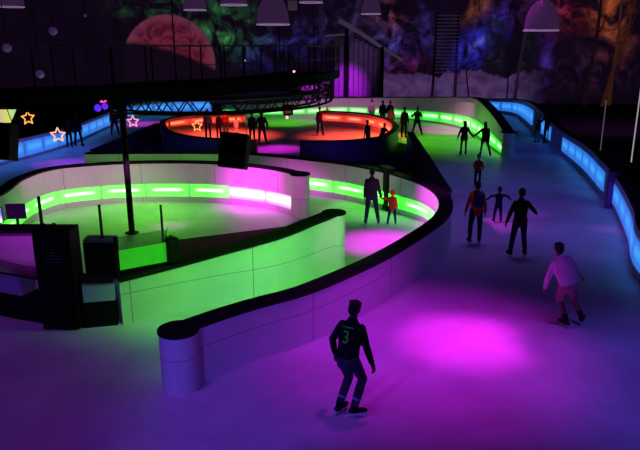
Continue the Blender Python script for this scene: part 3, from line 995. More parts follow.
# small square lamp box beside the big bell lamp
p = GY(292.5, 5.5, 20)
r = thing('sensor_box', 'small pale box hanging just right of the large middle bell lamp', 'box', p)
MB().box((0, 0, 0), (0.27, 0.2, 0.27), bev=0.03).build('housing', mat('pale_plastic', (0.2, 0.16, 0.22), 0.5, emit=(0.2, 0.14, 0.22), estr=0.12), r)
MB().tube([(0, 0, 0.13), (0, 0, ZC-p.z)], [0.012, 0.012], 6, rnd=False).build('cord', M['black'], r)

# ------------------------------------------------------------------ small stage lights
def par(px, py, Y, col, cname, label, rad=0.09, ztop=None, est=1.6):
    p = GY(px, py, Y)
    r = thing('spotlight', label, 'spotlight', p)
    k = 'lens_'+cname
    if k not in M: M[k] = mat(k, (0.5, 0.3, 0.6), 0.3, emit=col, estr=est)
    MB().tube([(0, 0.28, 0.03), (0, 0.02, 0)], [rad*.8, rad], 14, rnd=False).build('can', M['black'], r)
    MB().tube([(0, 0.015, 0), (0, 0.0, 0)], [rad*.9, rad*.85], 14, rnd=False).build('lens', M[k], r)
    zt_ = (ztop-p.z) if ztop else 0.4
    MB().tube([(0, 0.15, 0), (0, 0.15, zt_)], [0.015, 0.015], 6, rnd=False).build('yoke_rod', M['black'], r)
par(97.5, 108, 13.9, (0.10, 0.01, 1.0), 'violet', 'violet stage light on the beam left of the tall pole', 0.085, 4.0, 1.3)
par(104.6, 106.3, 13.9, (0.14, 0.02, 1.0), 'violet', 'second violet stage light on the beam nearest the tall pole', 0.075, 4.0, 1.3)
par(101.5, 102.0, 14.25, (1.0, 0.06, 0.35), 'red', 'small red stage light above the violet ones', 0.04, 4.0)
par(105.2, 102.0, 14.25, (1.0, 0.06, 0.35), 'red', 'small red stage light above the violet ones nearest the pole', 0.04, 4.0)
q, n_ = rail_at(294); par(294, 71.5, q.y+0.1, (1.0, 0.35, 0.9), 'pinkdot', 'tiny pink spotlight under the right part of the walkway rail', 0.045, DZ+1.1, 2.0)
q, n_ = rail_at(245); par(245, 60.5, q.y+0.1, (0.5, 0.3, 0.5), 'dim', 'tiny pale spotlight on the walkway rail left of the pink one', 0.03, DZ+1.1, 1.0)
par(287, 117.5, 17.75, (1.0, 0.5, 0.35), 'warm', 'stage light with a red front hanging under the right part of the truss', 0.05, tz)
p = GY(288, 111, 17.75)
r = thing('moving_head_lamp', 'boxy black moving lamp clamped under the right part of the truss', 'stage lamp', p)
MB().box((0, 0.12, 0.02), (0.27, 0.22, 0.28), bev=0.03).build('lamp_head', M['black'], r)
MB().box((0, 0.0, -0.03), (0.18, 0.012, 0.07)).build('lens', mat('dull_red_lens', (0.2, 0.03, 0.05), 0.4, emit=(0.3, 0.04, 0.08), estr=0.4), r)
MB().tube([(0, 0.12, 0.1), (0, 0.12, tz-p.z)], [0.02, 0.02], 8, rnd=False).build('clamp_rod', M['black'], r)

# ------------------------------------------------------------------ things by the back wall
# wooden hut with sloping snow-edged roof
hx, hy = GY(335, 60, 56).x, 56.0
W0 = GY(334, 95, hy).x; W1 = GY(382, 95, hy).x
def zpx(py, Y): return GY(320, py, Y).z
r = thing('wooden_hut', 'dark plank hut with a long roof beam sloping down to the right', 'hut', ((W0+W1)/2, hy, 0))
w = W1-W0
mp = mat('dark_violet_plank', (0.26, 0.2, 0.3), 0.8, noise=0.5, nscale=2)
ztl, ztr = zpx(28, hy), zpx(52, hy)
npl = 10
for i in range(npl):
    x0 = -w/2 + w*i/npl; f = (i+.5)/npl
    h = ztl*(1-f) + ztr*f
    MB().box((x0+w/npl/2, 0.04*(i % 2), h/2), (w/npl*0.9, 0.25, h), bev=0.03).build('plank', mp, r)
MB().box((0, 0.3, (ztr)/2), (w*.98, 0.2, ztr)).build('back_board', M['black'], r)
a = GY(340, 21, hy-0.3)-r.location; b = GY(402, 60, hy-0.3)-r.location
mr = mat('pale_snowy_log', (0.22, 0.16, 0.27), 0.7, noise=0.6, nscale=1.2, emit=(0.10, 0.07, 0.13), estr=0.3)  # emission paints the light along the log
MB().tube([a, a.lerp(b, .3)+Vector((0, 0, .08)), a.lerp(b, .65), b], [0.2, 0.17, 0.15, 0.12], 10).build('roof_beam', mr, r)
a2 = GY(326, 36, hy-0.3)-r.location; b2 = GY(349, 34, hy-0.3)-r.location
MB().tube([a2, b2], [0.08, 0.08], 8).build('cross_beam', mr, r)
for px in (346, 381):
    q = GY(px, 98, hy-0.35)-r.location
    MB().tube([(q.x, q.y, 0), (q.x, q.y, zpx(30 if px < 360 else 48, hy))], [0.2, 0.17], 8).build('corner_post', M['black'], r)

# lattice tower
ty = 57.5
x0, x1 = GY(435, 60, ty).x, GY(457, 60, ty).x
r = thing('lattice_tower', 'tall ladder-like tower standing in front of the painted snow', 'tower', ((x0+x1)/2, ty, 0))
w = x1-x0; zt_ = zpx(13, ty); zb_ = zpx(70, ty)
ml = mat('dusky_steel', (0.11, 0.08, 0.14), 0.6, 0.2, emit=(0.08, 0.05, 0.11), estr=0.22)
for s_ in (-1, 1):
    MB().tube([(s_*w/2*1.08, 0, 0), (s_*w/2, 0, zb_), (s_*w/2*.95, 0, zt_)], [0.06, 0.06, 0.06], 8).build('side_rail', M['black'], r)
    MB().tube([(s_*w/2*1.08, 0.8, 0), (s_*w/2, 0.6, zb_), (s_*w/2*.95, 0.5, zt_)], [0.05, 0.05, 0.05], 8).build('back_rail', M['black'], r)
for i in range(17):
    z = zb_-0.2 + (zt_-zb_)*i/16
    MB().box((0, -0.08, z), (w*1.02, 0.06, 0.085), bev=0.01).build('rung', ml, r)
for px, pt in ((506.5, 72), (470, 70)):
    q = GY(px, 100, 57.0)
    r = thing('slim_post', 'slim black post before the painted snow ' + ('right of the blue streak' if px > 480 else 'next to the ladder tower'), 'post', (q.x, 57.0, 0))
    MB().tube([(0, 0, 0), (-0.5 if px < 480 else 0, 0, zpx(pt, 57))], [0.07, 0.05], 8).build('shaft', M['black'], r)
    MB().lathe([(0.001, 0), (0.25, 0), (0.25, 0.04), (0.08, 0.08)], n=14).build('base_plate', M['black'], r)
# slanting pale trunks against the painted rocks
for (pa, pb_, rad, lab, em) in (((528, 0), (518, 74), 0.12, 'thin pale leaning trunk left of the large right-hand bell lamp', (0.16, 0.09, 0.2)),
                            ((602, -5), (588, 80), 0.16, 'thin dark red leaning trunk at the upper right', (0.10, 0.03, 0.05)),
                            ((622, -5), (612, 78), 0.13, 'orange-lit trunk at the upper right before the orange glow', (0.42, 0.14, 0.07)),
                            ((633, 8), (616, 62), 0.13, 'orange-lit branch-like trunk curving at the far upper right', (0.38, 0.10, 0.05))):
    yy = 57.2 if pa[0] == 633 else 58.6
    a = GY(pa[0], pa[1], yy); b = GY(pb_[0], pb_[1], yy)
    d_ = (b-a); foot = b + d_*(b.z/max(0.1, (a.z-b.z)))*0.98
    foot.z = 0
    r = thing('stage_tree_trunk', lab, 'tree trunk', foot)
    mt = mat('trunk_bark', (0.2, 0.1, 0.08), 0.9, noise=0.6, nscale=2, emit=em, estr=0.07)  # lit tint of each trunk comes from emission in the bark
    pts = [Vector((0, 0, 0)), b-foot, (a+b)/2-foot+Vector((0.15, 0, 0)), a-foot, a-foot-d_*0.15]
    MB().tube(pts, [rad*1.5, rad*1.1, rad, rad*.8, rad*.6], 8).build('trunk', mt, r)
    q = (a+b)/2-foot
    MB().tube([q, q+Vector((0.5, -0.1, 0.9)), q+Vector((0.7, -0.1, 1.9))], [rad*.5, rad*.35, rad*.2], 6).build('branch', mt, r)
# pale board added to catch the magenta light patch on the back wall
p = GY(313, 92, 54.5)
r = thing('light_patch_board', 'pale board added to show the magenta-lit wall beyond the end of the walkway', 'light patch board', (p.x, 54.5, 0))
hpan = zpx(77, 54.5)
MB().box((0, 0, hpan/2), (2.7, 0.12, hpan), bev=0.03).build('board', mat('pale_patch_board', (0.6, 0.5, 0.65), 0.7), r)
MB().box((0, -0.08, hpan), (2.8, 0.1, 0.12), bev=0.02).build('top_batten', M['black'], r)
# thin lit poles at the far right
for px, pb_, pt, rad, lab, em in ((631, 163, 60, 0.03, 'thin bright vertical pole at the right edge behind the blue-lit wall', 0.40), (600, 153, 100, 0.025, 'thin dim vertical pole behind the blue-lit wall', 0.10)):
    q = G(px, pb_)
    if True:
        r = thing('slim_post', lab, 'post', (q.x, q.y, 0))
        zt_ = GY(px, pt, q.y).z
        MB().tube([(0, 0, 0), (0, 0, zt_)], [rad, rad], 8, rnd=False).build('shaft', mat('pale_pole_%d' % px, (0.5, 0.4, 0.45), 0.3, emit=(0.85, 0.7, 0.8), estr=em), r)  # pole is no lamp; emission stands in for light on it
        MB().lathe([(0.001, 0), (0.16, 0), (0.16, 0.02), (0.03, 0.04)], n=14).build('base_plate', M['black'], r)

# ------------------------------------------------------------------ PEOPLE
V = Vector
UP = V((0, 0, 1))


def norm(v): return V(v).normalized()


def person(label, foot, height, yaw=0.0, lean=0, roll=0, arms=None, legs=None, head=(0, 0), top=None, bottom=None, hair='short', vox=0.014, dec=0.5, hcol=None,
           skin=None, toe=(8, 8), bare_legs=None, hood=False, group=None, kid=False, shoe=None, name='person', fac=False, puff=.022, hem=-.09):
    s = height/1.80
    base = G(foot[0], foot[1]) if isinstance(foot[0], (int, float)) and len(foot) == 2 else V(foot)
    root = thing(name, label, 'person', (base.x, base.y, 0), yaw, group)
    arms = arms or (((-.22, .02, -1), (-.12, .12, -1)), ((.22, .02, -1), (.12, .12, -1)))
    legs = legs or (((-.06, .02, -1), (-.02, -.04, -1)), ((.06, .02, -1), (.02, -.04, -1)))
    hs = 1.22 if kid else 1.0      # children have larger heads
    ls = 0.93 if kid else 1.0
    lr, rr = math.radians(lean), math.radians(roll)
    up = (Euler((-lr, rr, 0)).to_matrix() @ UP)
    side = (Euler((0, rr*.6, 0)).to_matrix() @ V((1, 0, 0)))
    fwd = up.cross(side).normalized()
    side = fwd.cross(up).normalized()
    pel = V((0, 0, 0))
    J = {}
    th, sh = .43*ls, .42*ls
    for i, sg in ((0, -1), (1, 1)):
        hip = pel + V((1, 0, 0))*sg*.09
        kn = hip + norm(legs[i][0])*th
        an = kn + norm(legs[i][1])*sh
        J[('hip', i)], J[('kn', i)], J[('an', i)] = hip, kn, an
    sp_ = lambda t, o=0.0: pel + up*t + fwd*(o)
    nb = sp_(.53)
    for i, sg in ((0, -1), (1, 1)):
        sh_ = sp_(.445) + side*sg*.155
        el = sh_ + norm(arms[i][0])*.285
        wr = el + norm(arms[i][1])*.25
        J[('sh', i)], J[('el', i)], J[('wr', i)] = sh_, el, wr
    hp, hr_ = math.radians(head[0]), math.radians(head[1])
    hup = (Euler((-lr*0.35-hp, rr*.5+hr_, 0)).to_matrix() @ UP)
    hfw = hup.cross(side).normalized(); hsd = hfw.cross(hup).normalized()
    hc = nb + up*.05 + hup*(.125*hs)
    # stand on the blades
    ak = 0.145
    lo = min(J[('an', 0)].z, J[('an', 1)].z)
    sc = s
    mid = (J[('an', 0)]+J[('an', 1)])/2
    def T(p): return V(((p.x-mid.x)*sc, (p.y-mid.y)*sc, (p.z-lo+ak)*sc))
    K = {k: T(v) for k, v in J.items()}
    TS = lambda t, o=0.0: T(sp_(t, o))
    R = lambda *a: [((x[0]*s, x[1]*s) if isinstance(x, tuple) else x*s) for x in a]
    rotH = Matrix((hsd, hfw, hup)).transposed()
    HC = T(hc)
    skinm = skin or M['skin']
    # ---- body, one closed surface
    b = MB()
    b.tube([TS(-.07), TS(0), TS(.16), TS(.33), TS(.45), TS(.50)], R((.12, .085), (.155, .11), (.125, .095), (.155, .112), (.155, .095), (.08, .07)), 14, side)
    b.tube([TS(.47), TS(.56), T(hc-hup*.05)], R(.062, .055, .055), 10, side)
    b.ball(HC, (.076*s*hs, .095*s*hs, .115*s*hs), 16, 12, rotH)
    b.ball(HC+rotH @ V((0, .035, -.06))*s*hs, (.052*s*hs, .055*s*hs, .055*s*hs), 10, 8, rotH)
    b.ball(HC+rotH @ V((0, .102, -.02))*s*hs, (.014*s*hs, .02*s*hs, .024*s*hs), 8, 6, rotH)
    for sg in (-1, 1):
        b.ball(HC+rotH @ V((sg*.08, -.005, -.01))*s*hs, (.014*s*hs, .022*s*hs, .032*s*hs), 8, 6, rotH)
    b.ball(HC+rotH @ V((0, .092, -.065))*s*hs, (.024*s*hs, .012*s*hs, .010*s*hs), 8, 6, rotH)
    fr = max(.0095*s, vox*0.85)
    for i, sg in ((0, -1), (1, 1)):
        b.tube([K[('sh', i)], K[('sh', i)].lerp(K[('el', i)], .5), K[('el', i)], K[('el', i)].lerp(K[('wr', i)], .35), K[('wr', i)]], R(.052, .048, .042, .041, .028), 10)
        b.tube([K[('hip', i)], K[('hip', i)].lerp(K[('kn', i)], .5), K[('kn', i)], K[('kn', i)].lerp(K[('an', i)], .33), K[('an', i)]], R(.088, .074, .056, .056, .04), 12)
        # hand: palm, four unequal bent fingers and a thumb
        d = (K[('wr', i)]-K[('el', i)]).normalized()
        pn = V((-sg, 0, 0)); pn = (pn - d*pn.dot(d)); pn = pn.normalized() if pn.length > .1 else d.orthogonal().normalized()
        ac = d.cross(pn).normalized()          # across the palm
        if ac.dot(V((0, 1, 0))) < 0: ac = -ac
        w0 = K[('wr', i)]
        b.tube([w0, w0+d*.045*s, w0+d*.085*s], R((.024, .018), (.042, .017), (.042, .015)), 10, ac)
        for q, ln in enumerate((.075, .085, .08, .062)):
            o = (.033-.022*q)*s
            k0 = w0+d*.082*s+ac*o*1.05
            k1 = k0+(d+pn*.18+ac*(.12-.08*q)).normalized()*ln*.5*s
            k2 = k1+(d+pn*.7).normalized()*ln*.5*s
            b.tube([k0, k1, k2], [fr, fr*.95, fr*.8], 8)
        k0 = w0+d*.035*s+ac*.036*s
        k1 = k0+(ac*.8+d*.8+pn*.3).normalized()*.04*s
        k2 = k1+(d+ac*.3+pn*.4).normalized()*.035*s
        b.tube([k0, k1, k2], [fr*1.2, fr*1.1, fr*.9], 8)
        # foot inside the boot
        ta = math.radians(toe[i])*sg
        fd = V((math.sin(ta), math.cos(ta), 0))
        b.tube([K[('an', i)]+V((0, 0, -.01*s)), K[('an', i)]+fd*.08*s+V((0, 0, -.045*s)), K[('an', i)]+fd*.13*s+V((0, 0, -.055*s))], R(.036, .032, .026), 8)
    bo = b.build('body', skinm, root)
    voxel(bo, vox, dec)
    # ---- clothes
    if top:
        c = MB()
        e = puff
        c.tube([TS(hem), TS(0.02), TS(.16), TS(.33), TS(.45), TS(.515)], R((.160, .112), (.160+e*.6, .118+e*.5), (.14+e, .105+e), (.165+e, .12+e), (.16+e, .10+e), (.085, .075)), 16, side)
        for i in (0, 1):
            c.tube([K[('sh', i)], K[('sh', i)].lerp(K[('el', i)], .5), K[('el', i)], K[('el', i)].lerp(K[('wr', i)], .4), K[('el', i)].lerp(K[('wr', i)], .96)],
                   R(.063, .060, .054, .052, .041), 12)
        if hood:
            c.ball(TS(.50, -.09), (.11*s, .07*s, .075*s), 12, 8)
        voxel(c.build('jacket', top, root), vox, dec)
    if bottom is not None:
        c = MB()
        c.tube([TS(-.08), TS(-.02), TS(.09)], R((.15, .115), (.168, .122), (.148, .112)), 14, side)
        for i in (0, 1):
            f = bare_legs if bare_legs else None
            if f:
                c.tube([K[('hip', i)], K[('hip', i)].lerp(K[('kn', i)], .5), K[('hip', i)].lerp(K[('kn', i)], f)], R(.10, .096, .092), 12)
            else:
                c.tube([K[('hip', i)], K[('hip', i)].lerp(K[('kn', i)], .5), K[('kn', i)], K[('kn', i)].lerp(K[('an', i)], .4), K[('kn', i)].lerp(K[('an', i)], .9)], R(.099, .086, .069, .066, .057), 12)
        voxel(c.build('trousers' if not bare_legs else 'shorts', bottom, root), vox, dec)
    # ---- hair
    h = MB()
    q = s*hs
    h.ball(HC+rotH @ V((0, -.014, .022))*q, (.086*q, .10*q, .108*q), 16, 12, rotH)
    h.ball(HC+rotH @ V((0, -.045, -.02))*q, (.078*q, .065*q, .085*q), 14, 10, rotH)
    if hair == 'long':
        h.tube([HC+rotH @ V((0, -.05, .02))*q, HC+rotH @ V((0, -.085, -.10))*q, HC+rotH @ V((0, -.10, -.24))*q, HC+rotH @ V((0, -.105, -.36))*q],
               [(.08*q, .05*q), (.095*q, .045*q), (.09*q, .035*q), (.05*q, .02*q)], 12, hsd)
    elif hair == 'curly':
        for a_ in range(9):
            ang_ = a_*0.7
            h.ball(HC+rotH @ V((math.cos(ang_)*.06, math.sin(ang_)*.06-.02, .065+.012*(a_ % 2)))*q, .034*q, 8, 6)
    elif hair == 'hood':
        h.ball(HC+rotH @ V((0, -.03, .0))*q, (.108*q, .11*q, .135*q), 14, 10, rotH)
    hm = hcol or M['hair']
    ho = h.build('hood' if hair == 'hood' else 'hair', hm, root)
    voxel(ho, max(.010, vox*.9), dec)
    # bare face: push the front of the hair back by keeping it behind the brow
    me = ho.data
    for v_ in me.vertices:
        lp = rotH.transposed() @ (v_.co-HC)/q
        if lp.y > .045 and lp.z < .06: v_.co = HC + rotH @ V((lp.x*.8, .045, lp.z))*q
    if fac:
        for sg in (-1, 1):
            MB().ball(HC+rotH @ V((sg*.03, .088, .005))*q, .012*q, 8, 6).build('eye', M['black'], root)
    # ---- skates
    bm_ = shoe or cloth('boot_black', (0.012, 0.011, 0.014))
    for i, sg in ((0, -1), (1, 1)):
        ta = math.radians(toe[i])*sg
        fd = V((math.sin(ta), math.cos(ta), 0)); sd_ = V((fd.y, -fd.x, 0))
        an = K[('an', i)]
        bt = MB()
        sole = an.z-.085*s
        shd = (K[('kn', i)]-an).normalized()
        bt.tube([an+shd*.10*s, an+shd*.03*s, an-V((0, 0, .055*s))-fd*.01*s], R((.058, .062), (.052, .058), (.045, .06)), 12, sd_)
        z_ = V((0, 0, sole+.035*s-an.z))
        bt.tube([an-fd*.055*s+z_, an+fd*.05*s+z_, an+fd*.13*s+z_, an+fd*.17*s+z_], R((.044, .036), (.044, .040), (.045, .034), (.034, .027)), 12, sd_)
        bo_ = bt.build('ice_skate', bm_, root)
        voxel(bo_, max(.010, vox*.8), dec)
        bl = MB()
        rot = Matrix.Rotation(-ta, 3, 'Z')
        zb2 = sole-0.018*s
        bl.box(an+fd*.045*s+V((0, 0, zb2+.016*s-an.z)), (.056*s, .27*s, .022*s), rot, .004)
        for fy in (-.05, .11):
            bl.box(an+fd*fy*s+V((0, 0, zb2-.008*s-an.z)), (.022*s, .06*s, .034*s), rot)
        bl.box(an+fd*.045*s+V((0, 0, zb2-.030*s-an.z)), (.008*s, .27*s, .026*s), rot, 0.002)
        bl.build('blade', M['blade'], bo_)
    root['h'] = height
    bpy.context.view_layer.update()
    return root, dict(K=K, TS=TS, HC=HC, fwd=fwd, up=up, side=side, s=s)


cb = cloth
BLK = cb('black', (0.010, 0.010, 0.013)); CHA = cb('charcoal', (0.055, 0.05, 0.085)); NAV = cb('navy', (0.012, 0.014, 0.04))
BLU = cb('jean', (0.03, 0.035, 0.11)); ORA = cb('orange', (0.75, 0.10, 0.03)); RED = cb('redcoat', (0.90, 0.05, 0.025)); WHI = cb('white', (0.75, 0.72, 0.76))
BEI = cb('beige', (0.42, 0.30, 0.26)); GRY = cb('grey', (0.10, 0.09, 0.12)); PUR = cb('plum', (0.06, 0.02, 0.05)); LGT = cb('light', (0.45, 0.36, 0.38)); BRN = cb('rust', (0.35, 0.06, 0.03))
DSK = mat('deep_skin', (0.10, 0.055, 0.04), 0.6)

N = 0.010
# 1 foreground skater, seen from behind
r1, k1 = person('skater in a black long-sleeved shirt with a green 3 on the back, gliding in front', (346.5, 415), 1.84, -0.62, lean=19, roll=-3,
    arms=(((-.55, -.22, -1), (-.02, .28, -1)), ((.25, .10, -1), (.32, .12, -1))),
    hem=-.03, legs=(((.02, .46, -1), (-.10, -.52, -1)), ((.10, .56, -1), (-.06, -.46, -1))), head=(2, 8), top=BLK, bottom=CHA, hair='curly', vox=.0085, dec=.6, toe=(-6, 48), skin=DSK)
# green number on the back of the shirt
jk = [o for o in r1.children if o.name.startswith('jacket')][0]
bv = BVHTree.FromPolygons([v.co for v in jk.data.vertices], [tuple(p.vertices) for p in jk.data.polygons])
M['gprint'] = mat('green_glow_print', (0.02, 0.16, 0.05), 0.6, emit=(0.05, 0.45, 0.16), estr=0.09)
def print_on_back(pieces, nm):
    mb = MB()
    c = k1['TS'](.31); sd, up_ = k1['side'], k1['up']; fw = k1['fwd']
    for poly in pieces:
        pts = []
        for (x, z) in poly:
            o = c + sd*x + up_*z - fw*0.5
            hit = bv.ray_cast(o, fw)
            if hit[0] is None: hit = (c+sd*x+up_*z-fw*.14,)
            pts.append(hit[0]-fw*.006)
        mb.add(pts, [tuple(range(len(pts)))])
    return mb.build(nm, M['gprint'], r1)
def arc_quads(cx, cz, ro, ri, a0, a1, n=8):
    out = []
    for i in range(n):
        a, b = a0+(a1-a0)*i/n, a0+(a1-a0)*(i+1)/n
        out.append([(cx+ro*math.cos(a), cz+ro*math.sin(a)), (cx+ri*math.cos(a), cz+ri*math.sin(a)), (cx+ri*math.cos(b), cz+ri*math.sin(b)), (cx+ro*math.cos(b), cz+ro*math.sin(b))])
    return out
three = arc_quads(0, .028, .048, .030, PI*.85, -PI*.5) + arc_quads(0, -.050, .052, .032, PI*.5, -PI*.85)
print_on_back(three, 'number_three')
bars = [[(x, .115), (x+.016, .115), (x+.016, .135), (x, .135)] for x in (-.085, -.058, -.031, -.004, .023, .05, .077)]
print_on_back(bars, 'lettering')
# pale sock bands above the boots
for i in (0, 1):
    a = k1['K'][('an', i)]; b = k1['K'][('kn', i)]
    MB().tube([a.lerp(b, .26), a.lerp(b, .34)], [.064, .066], 14, rnd=False).build('sock', cloth('pale_sock', (0.32, 0.30, 0.5)), r1)

# 2 pale hoodie, shorts
person('skater in a white hoodie and beige shorts leaning forward on the right of the track', (573, 326), 1.80, 0.25, lean=20, roll=-15,
    arms=(((-.28, .1, -1), (.02, .3, -1)), ((.75, .1, -.85), (.65, .1, -.7))),
    legs=(((.16, .50, -1), (.16, -.50, -1)), ((.42, .50, -1), (.40, -.40, -1))), head=(-10, -3), top=WHI, bottom=BEI, bare_legs=.92, hair='curly', vox=.0095, dec=.6,
    toe=(10, 50), skin=M['skin'], hood=True, puff=.05, hem=-.04)
# 3 orange jacket with backpack
r3, k3 = person('skater in an orange jacket wearing a dark blue backpack', (474, 243.5), 1.72, 0.05, lean=2,
    arms=(((-.34, .0, -1), (-.18, .1, -1)), ((.3, .0, -1), (.15, .15, -1))), legs=(((-.10, .04, -1), (-.02, -.04, -1)), ((.10, .06, -1), (.0, -.06, -1))), top=ORA, bottom=NAV, vox=N)
bpm = cloth('backpack_blue', (0.02, 0.03, 0.16))
q = k3['TS'](.30, -.19); s = k3['s']
rot = Matrix((k3['side'], k3['fwd'], k3['up'])).transposed()
wq = r3.matrix_world @ q
bk = thing('backpack', 'dark blue backpack worn on the back of the orange jacket', 'backpack', wq, r3.rotation_euler.z)
MB().box((0, 0, 0), (.27*s, .12*s, .40*s), rot, .05*s).build('pack', bpm, bk, True)
MB().box((0, -.07*s, -.08*s), (.20*s, .05*s, .17*s), rot, .02*s).build('front_pocket', bpm, bk, True)
for sg in (-1, 1):
    MB().tube([(sg*.09*s, .05*s, .17*s), (sg*.10*s, .09*s, .22*s), (sg*.11*s, .16*s, .23*s)], [.02*s]*3, 8).build('shoulder_strap', BLK, bk)
# 4 child, arms out
person('small child in dark clothes holding both arms out between two adults', (497, 222.5), 1.12, 0.1, kid=True,
    arms=(((-1, .05, -.25), (-.7, .2, -.7)), ((1, .05, -.25), (.7, .2, -.7))), legs=(((-.14, .1, -1), (-.12, -.1, -1)), ((.14, .06, -1), (.06, -.06, -1))), top=NAV, bottom=NAV, vox=.011)
# 5 black jacket, one arm out
r5, k5 = person('skater in a black jacket with a red waistband reaching one arm out', (517, 256.5), 1.77, 0.1, lean=4,
    arms=(((-.42, .0, -1), (-.25, .1, -1)), ((.75, .25, -.75), (.6, .5, -.55))), legs=(((-.13, .05, -1), (-.14, -.05, -1)), ((.13, .10, -1), (.10, -.16, -1))), top=BLK, bottom=NAV, vox=N)
MB().tube([k5['TS'](-.06), k5['TS'](-.025)], [(.183, .142), (.185, .144)], 20, k5['side'], rnd=False).build('waistband', cloth('red_band', (0.45, 0.03, 0.04)), r5)
# 6 child far behind
person('child in a rust-coloured jacket skating beyond the orange-jacketed adult', (477, 186.5), 1.25, PI*.95, kid=True,
    arms=(((-.35, .3, -1), (.1, .8, -.3)), ((.35, .3, -1), (-.1, .8, -.3))), top=BRN, bottom=NAV, vox=.012, fac=True)
# 7 two women holding hands
person('woman with long hair in shorts holding hands, left one of the pair', (463, 155.5), 1.68, 0.1, hair='long', top=BLK, bottom=BLK, bare_legs=.45, vox=.013, skin=DSK,
    arms=(((-.42, .0, -1), (-.28, .05, -1)), ((.55, .0, -1), (.75, .0, -.85))), legs=(((-.08, .02, -1), (-.04, -.03, -1)), ((.06, .02, -1), (.02, -.03, -1))))
person('woman with long hair in a slim stride holding hands, right one of the pair', (485, 157.5), 1.70, -0.1, hair='long', top=BLK, bottom=BLK, bare_legs=.45, vox=.013, skin=DSK, roll=-3,
    arms=(((-.75, .0, -.75), (-.85, .0, -.6)), ((.2, .0, -1), (.05, .1, -1))), legs=(((-.14, .02, -1), (-.12, -.03, -1)), ((.24, .05, -1), (.30, -.05, -1))))
# 8 dark pair by the blue wall
person('adult in dark clothes at the blue-lit wall', (546, 144), 1.86, 0.3, lean=6, top=BLK, bottom=BLK, vox=.013, skin=DSK,
    arms=(((-.5, .2, -.8), (-.2, .7, -.5)), ((.3, .1, -1), (.1, .3, -1))))
person('child with pale trousers beside the dark-clothed adult at the blue-lit wall', (537, 143), 1.30, 0.5, kid=True, lean=8, top=BLK, bottom=cb('paleblue', (0.25, 0.3, 0.5)), vox=.013,
    legs=(((-.2, .1, -1), (-.25, -.2, -1)), ((.12, .2, -1), (.05, -.1, -1))))
# 9 man and child in the inner lane
person('man in a dark purple jacket holding a small child by the hand', (372, 225), 1.71, 0.0, top=PUR, bottom=BLU, vox=.012, skin=DSK, lean=2,
    arms=(((-.18, .0, -1), (-.05, .05, -1)), ((.24, .0, -1), (.34, .0, -1))), legs=(((-.08, .02, -1), (-.10, -.02, -1)), ((.16, .03, -1), (.18, -.02, -1))), shoe=cloth('boot_blue', (0.03, 0.09, 0.35)))
person('small child in a bright red hooded jacket holding the man by the hand', (391.5, 225), 1.08, 0.0, kid=True, top=RED, bottom=BLU, hair='hood', hcol=RED, vox=.010, lean=8, puff=.045,
    arms=(((-.9, .0, -.1), (-.95, .0, .45)), ((.25, .05, -1), (.12, .1, -1))), legs=(((-.14, .08, -1), (-.16, -.1, -1)), ((.14, .08, -1), (.10, -.1, -1))), shoe=cloth('boot_blue', (0.03, 0.09, 0.35)))
# 10 man legs apart
person('man standing with legs wide apart on the green-lit ice raising his hands', (417, 136.5), 1.78, 0.3, top=BLK, bottom=BLK, vox=.014, skin=DSK,
    arms=(((-.5, .2, -.8), (.2, .8, .5)), ((.5, .2, -.8), (-.2, .8, .5))), legs=(((-.26, .02, -1), (-.24, -.03, -1)), ((.30, .05, -1), (.36, -.05, -1))))
# 11 by the orange wall
person('person in black at the right tip of the orange-lit wall', (403.5, 138.5), 1.80, -0.6, top=BLK, bottom=BLK, vox=.014, skin=DSK, lean=4)
person('person in a pinkish top at the right end of the orange-lit rink', (390.5, 132.5), 1.62, -0.3, top=cb('rose', (0.5, 0.14, 0.16)), bottom=CHA, vox=.014)
# 12 behind the orange rink
person('person in a pale top standing alone behind the orange-lit wall', (371.5, 124.5), 1.70, 0.2, top=LGT, bottom=CHA, vox=.015)
person('left one of two dark figures behind the orange-lit wall', (382.2, 127), 1.72, 0.2, top=BLK, bottom=BLK, vox=.015, skin=DSK)
person('right one of two dark figures behind the orange-lit wall', (389.5, 127.4), 1.72, -0.2, top=BLK, bottom=BLK, vox=.015, skin=DSK)
# 13 at the front barrier of the orange rink
person('person in black leaning at the dark front wall of the orange-lit rink', (368, 150.5), 1.55, 0.9, lean=8, top=BLK, bottom=BLK, vox=.014, skin=DSK)
person('hunched person in black at the dark front wall, right of the leaning one', (381.5, 150.5), 1.42, -0.6, lean=30, top=BLK, bottom=BLK, vox=.014, skin=DSK,
    arms=(((-.4, .5, -.8), (.2, .9, -.2)), ((.4, .5, -.8), (-.2, .9, -.2))))
# 14 raised hands
person('person in dark clothes lifting a hand to the head on the middle ice', (320, 136), 1.72, -0.4, top=PUR, bottom=NAV, vox=.014,
    arms=(((-.2, .0, -1), (-.1, .1, -1)), ((.5, .2, .1), (.0, .3, 1))), legs=(((-.08, .02, -1), (-.12, -.02, -1)), ((.14, .1, -1), (.16, -.16, -1))))
# 15 pair in the opening
person('left one of two people standing in the rink opening', (252.5, 142.5), 1.66, 0.3, top=NAV, bottom=BLK, vox=.014, skin=DSK)
person('right one of two people standing in the rink opening, in a big dark coat', (263, 146), 1.85, 0.1, top=BLK, bottom=BLK, vox=.014, skin=DSK, hair='hood', hcol=BLK,
    arms=(((-.45, .0, -1), (-.1, .3, -.9)), ((.45, .0, -1), (.1, .2, -1))), legs=(((-.10, .02, -1), (-.05, -.02, -1)), ((.16, .05, -1), (.2, -.1, -1))))
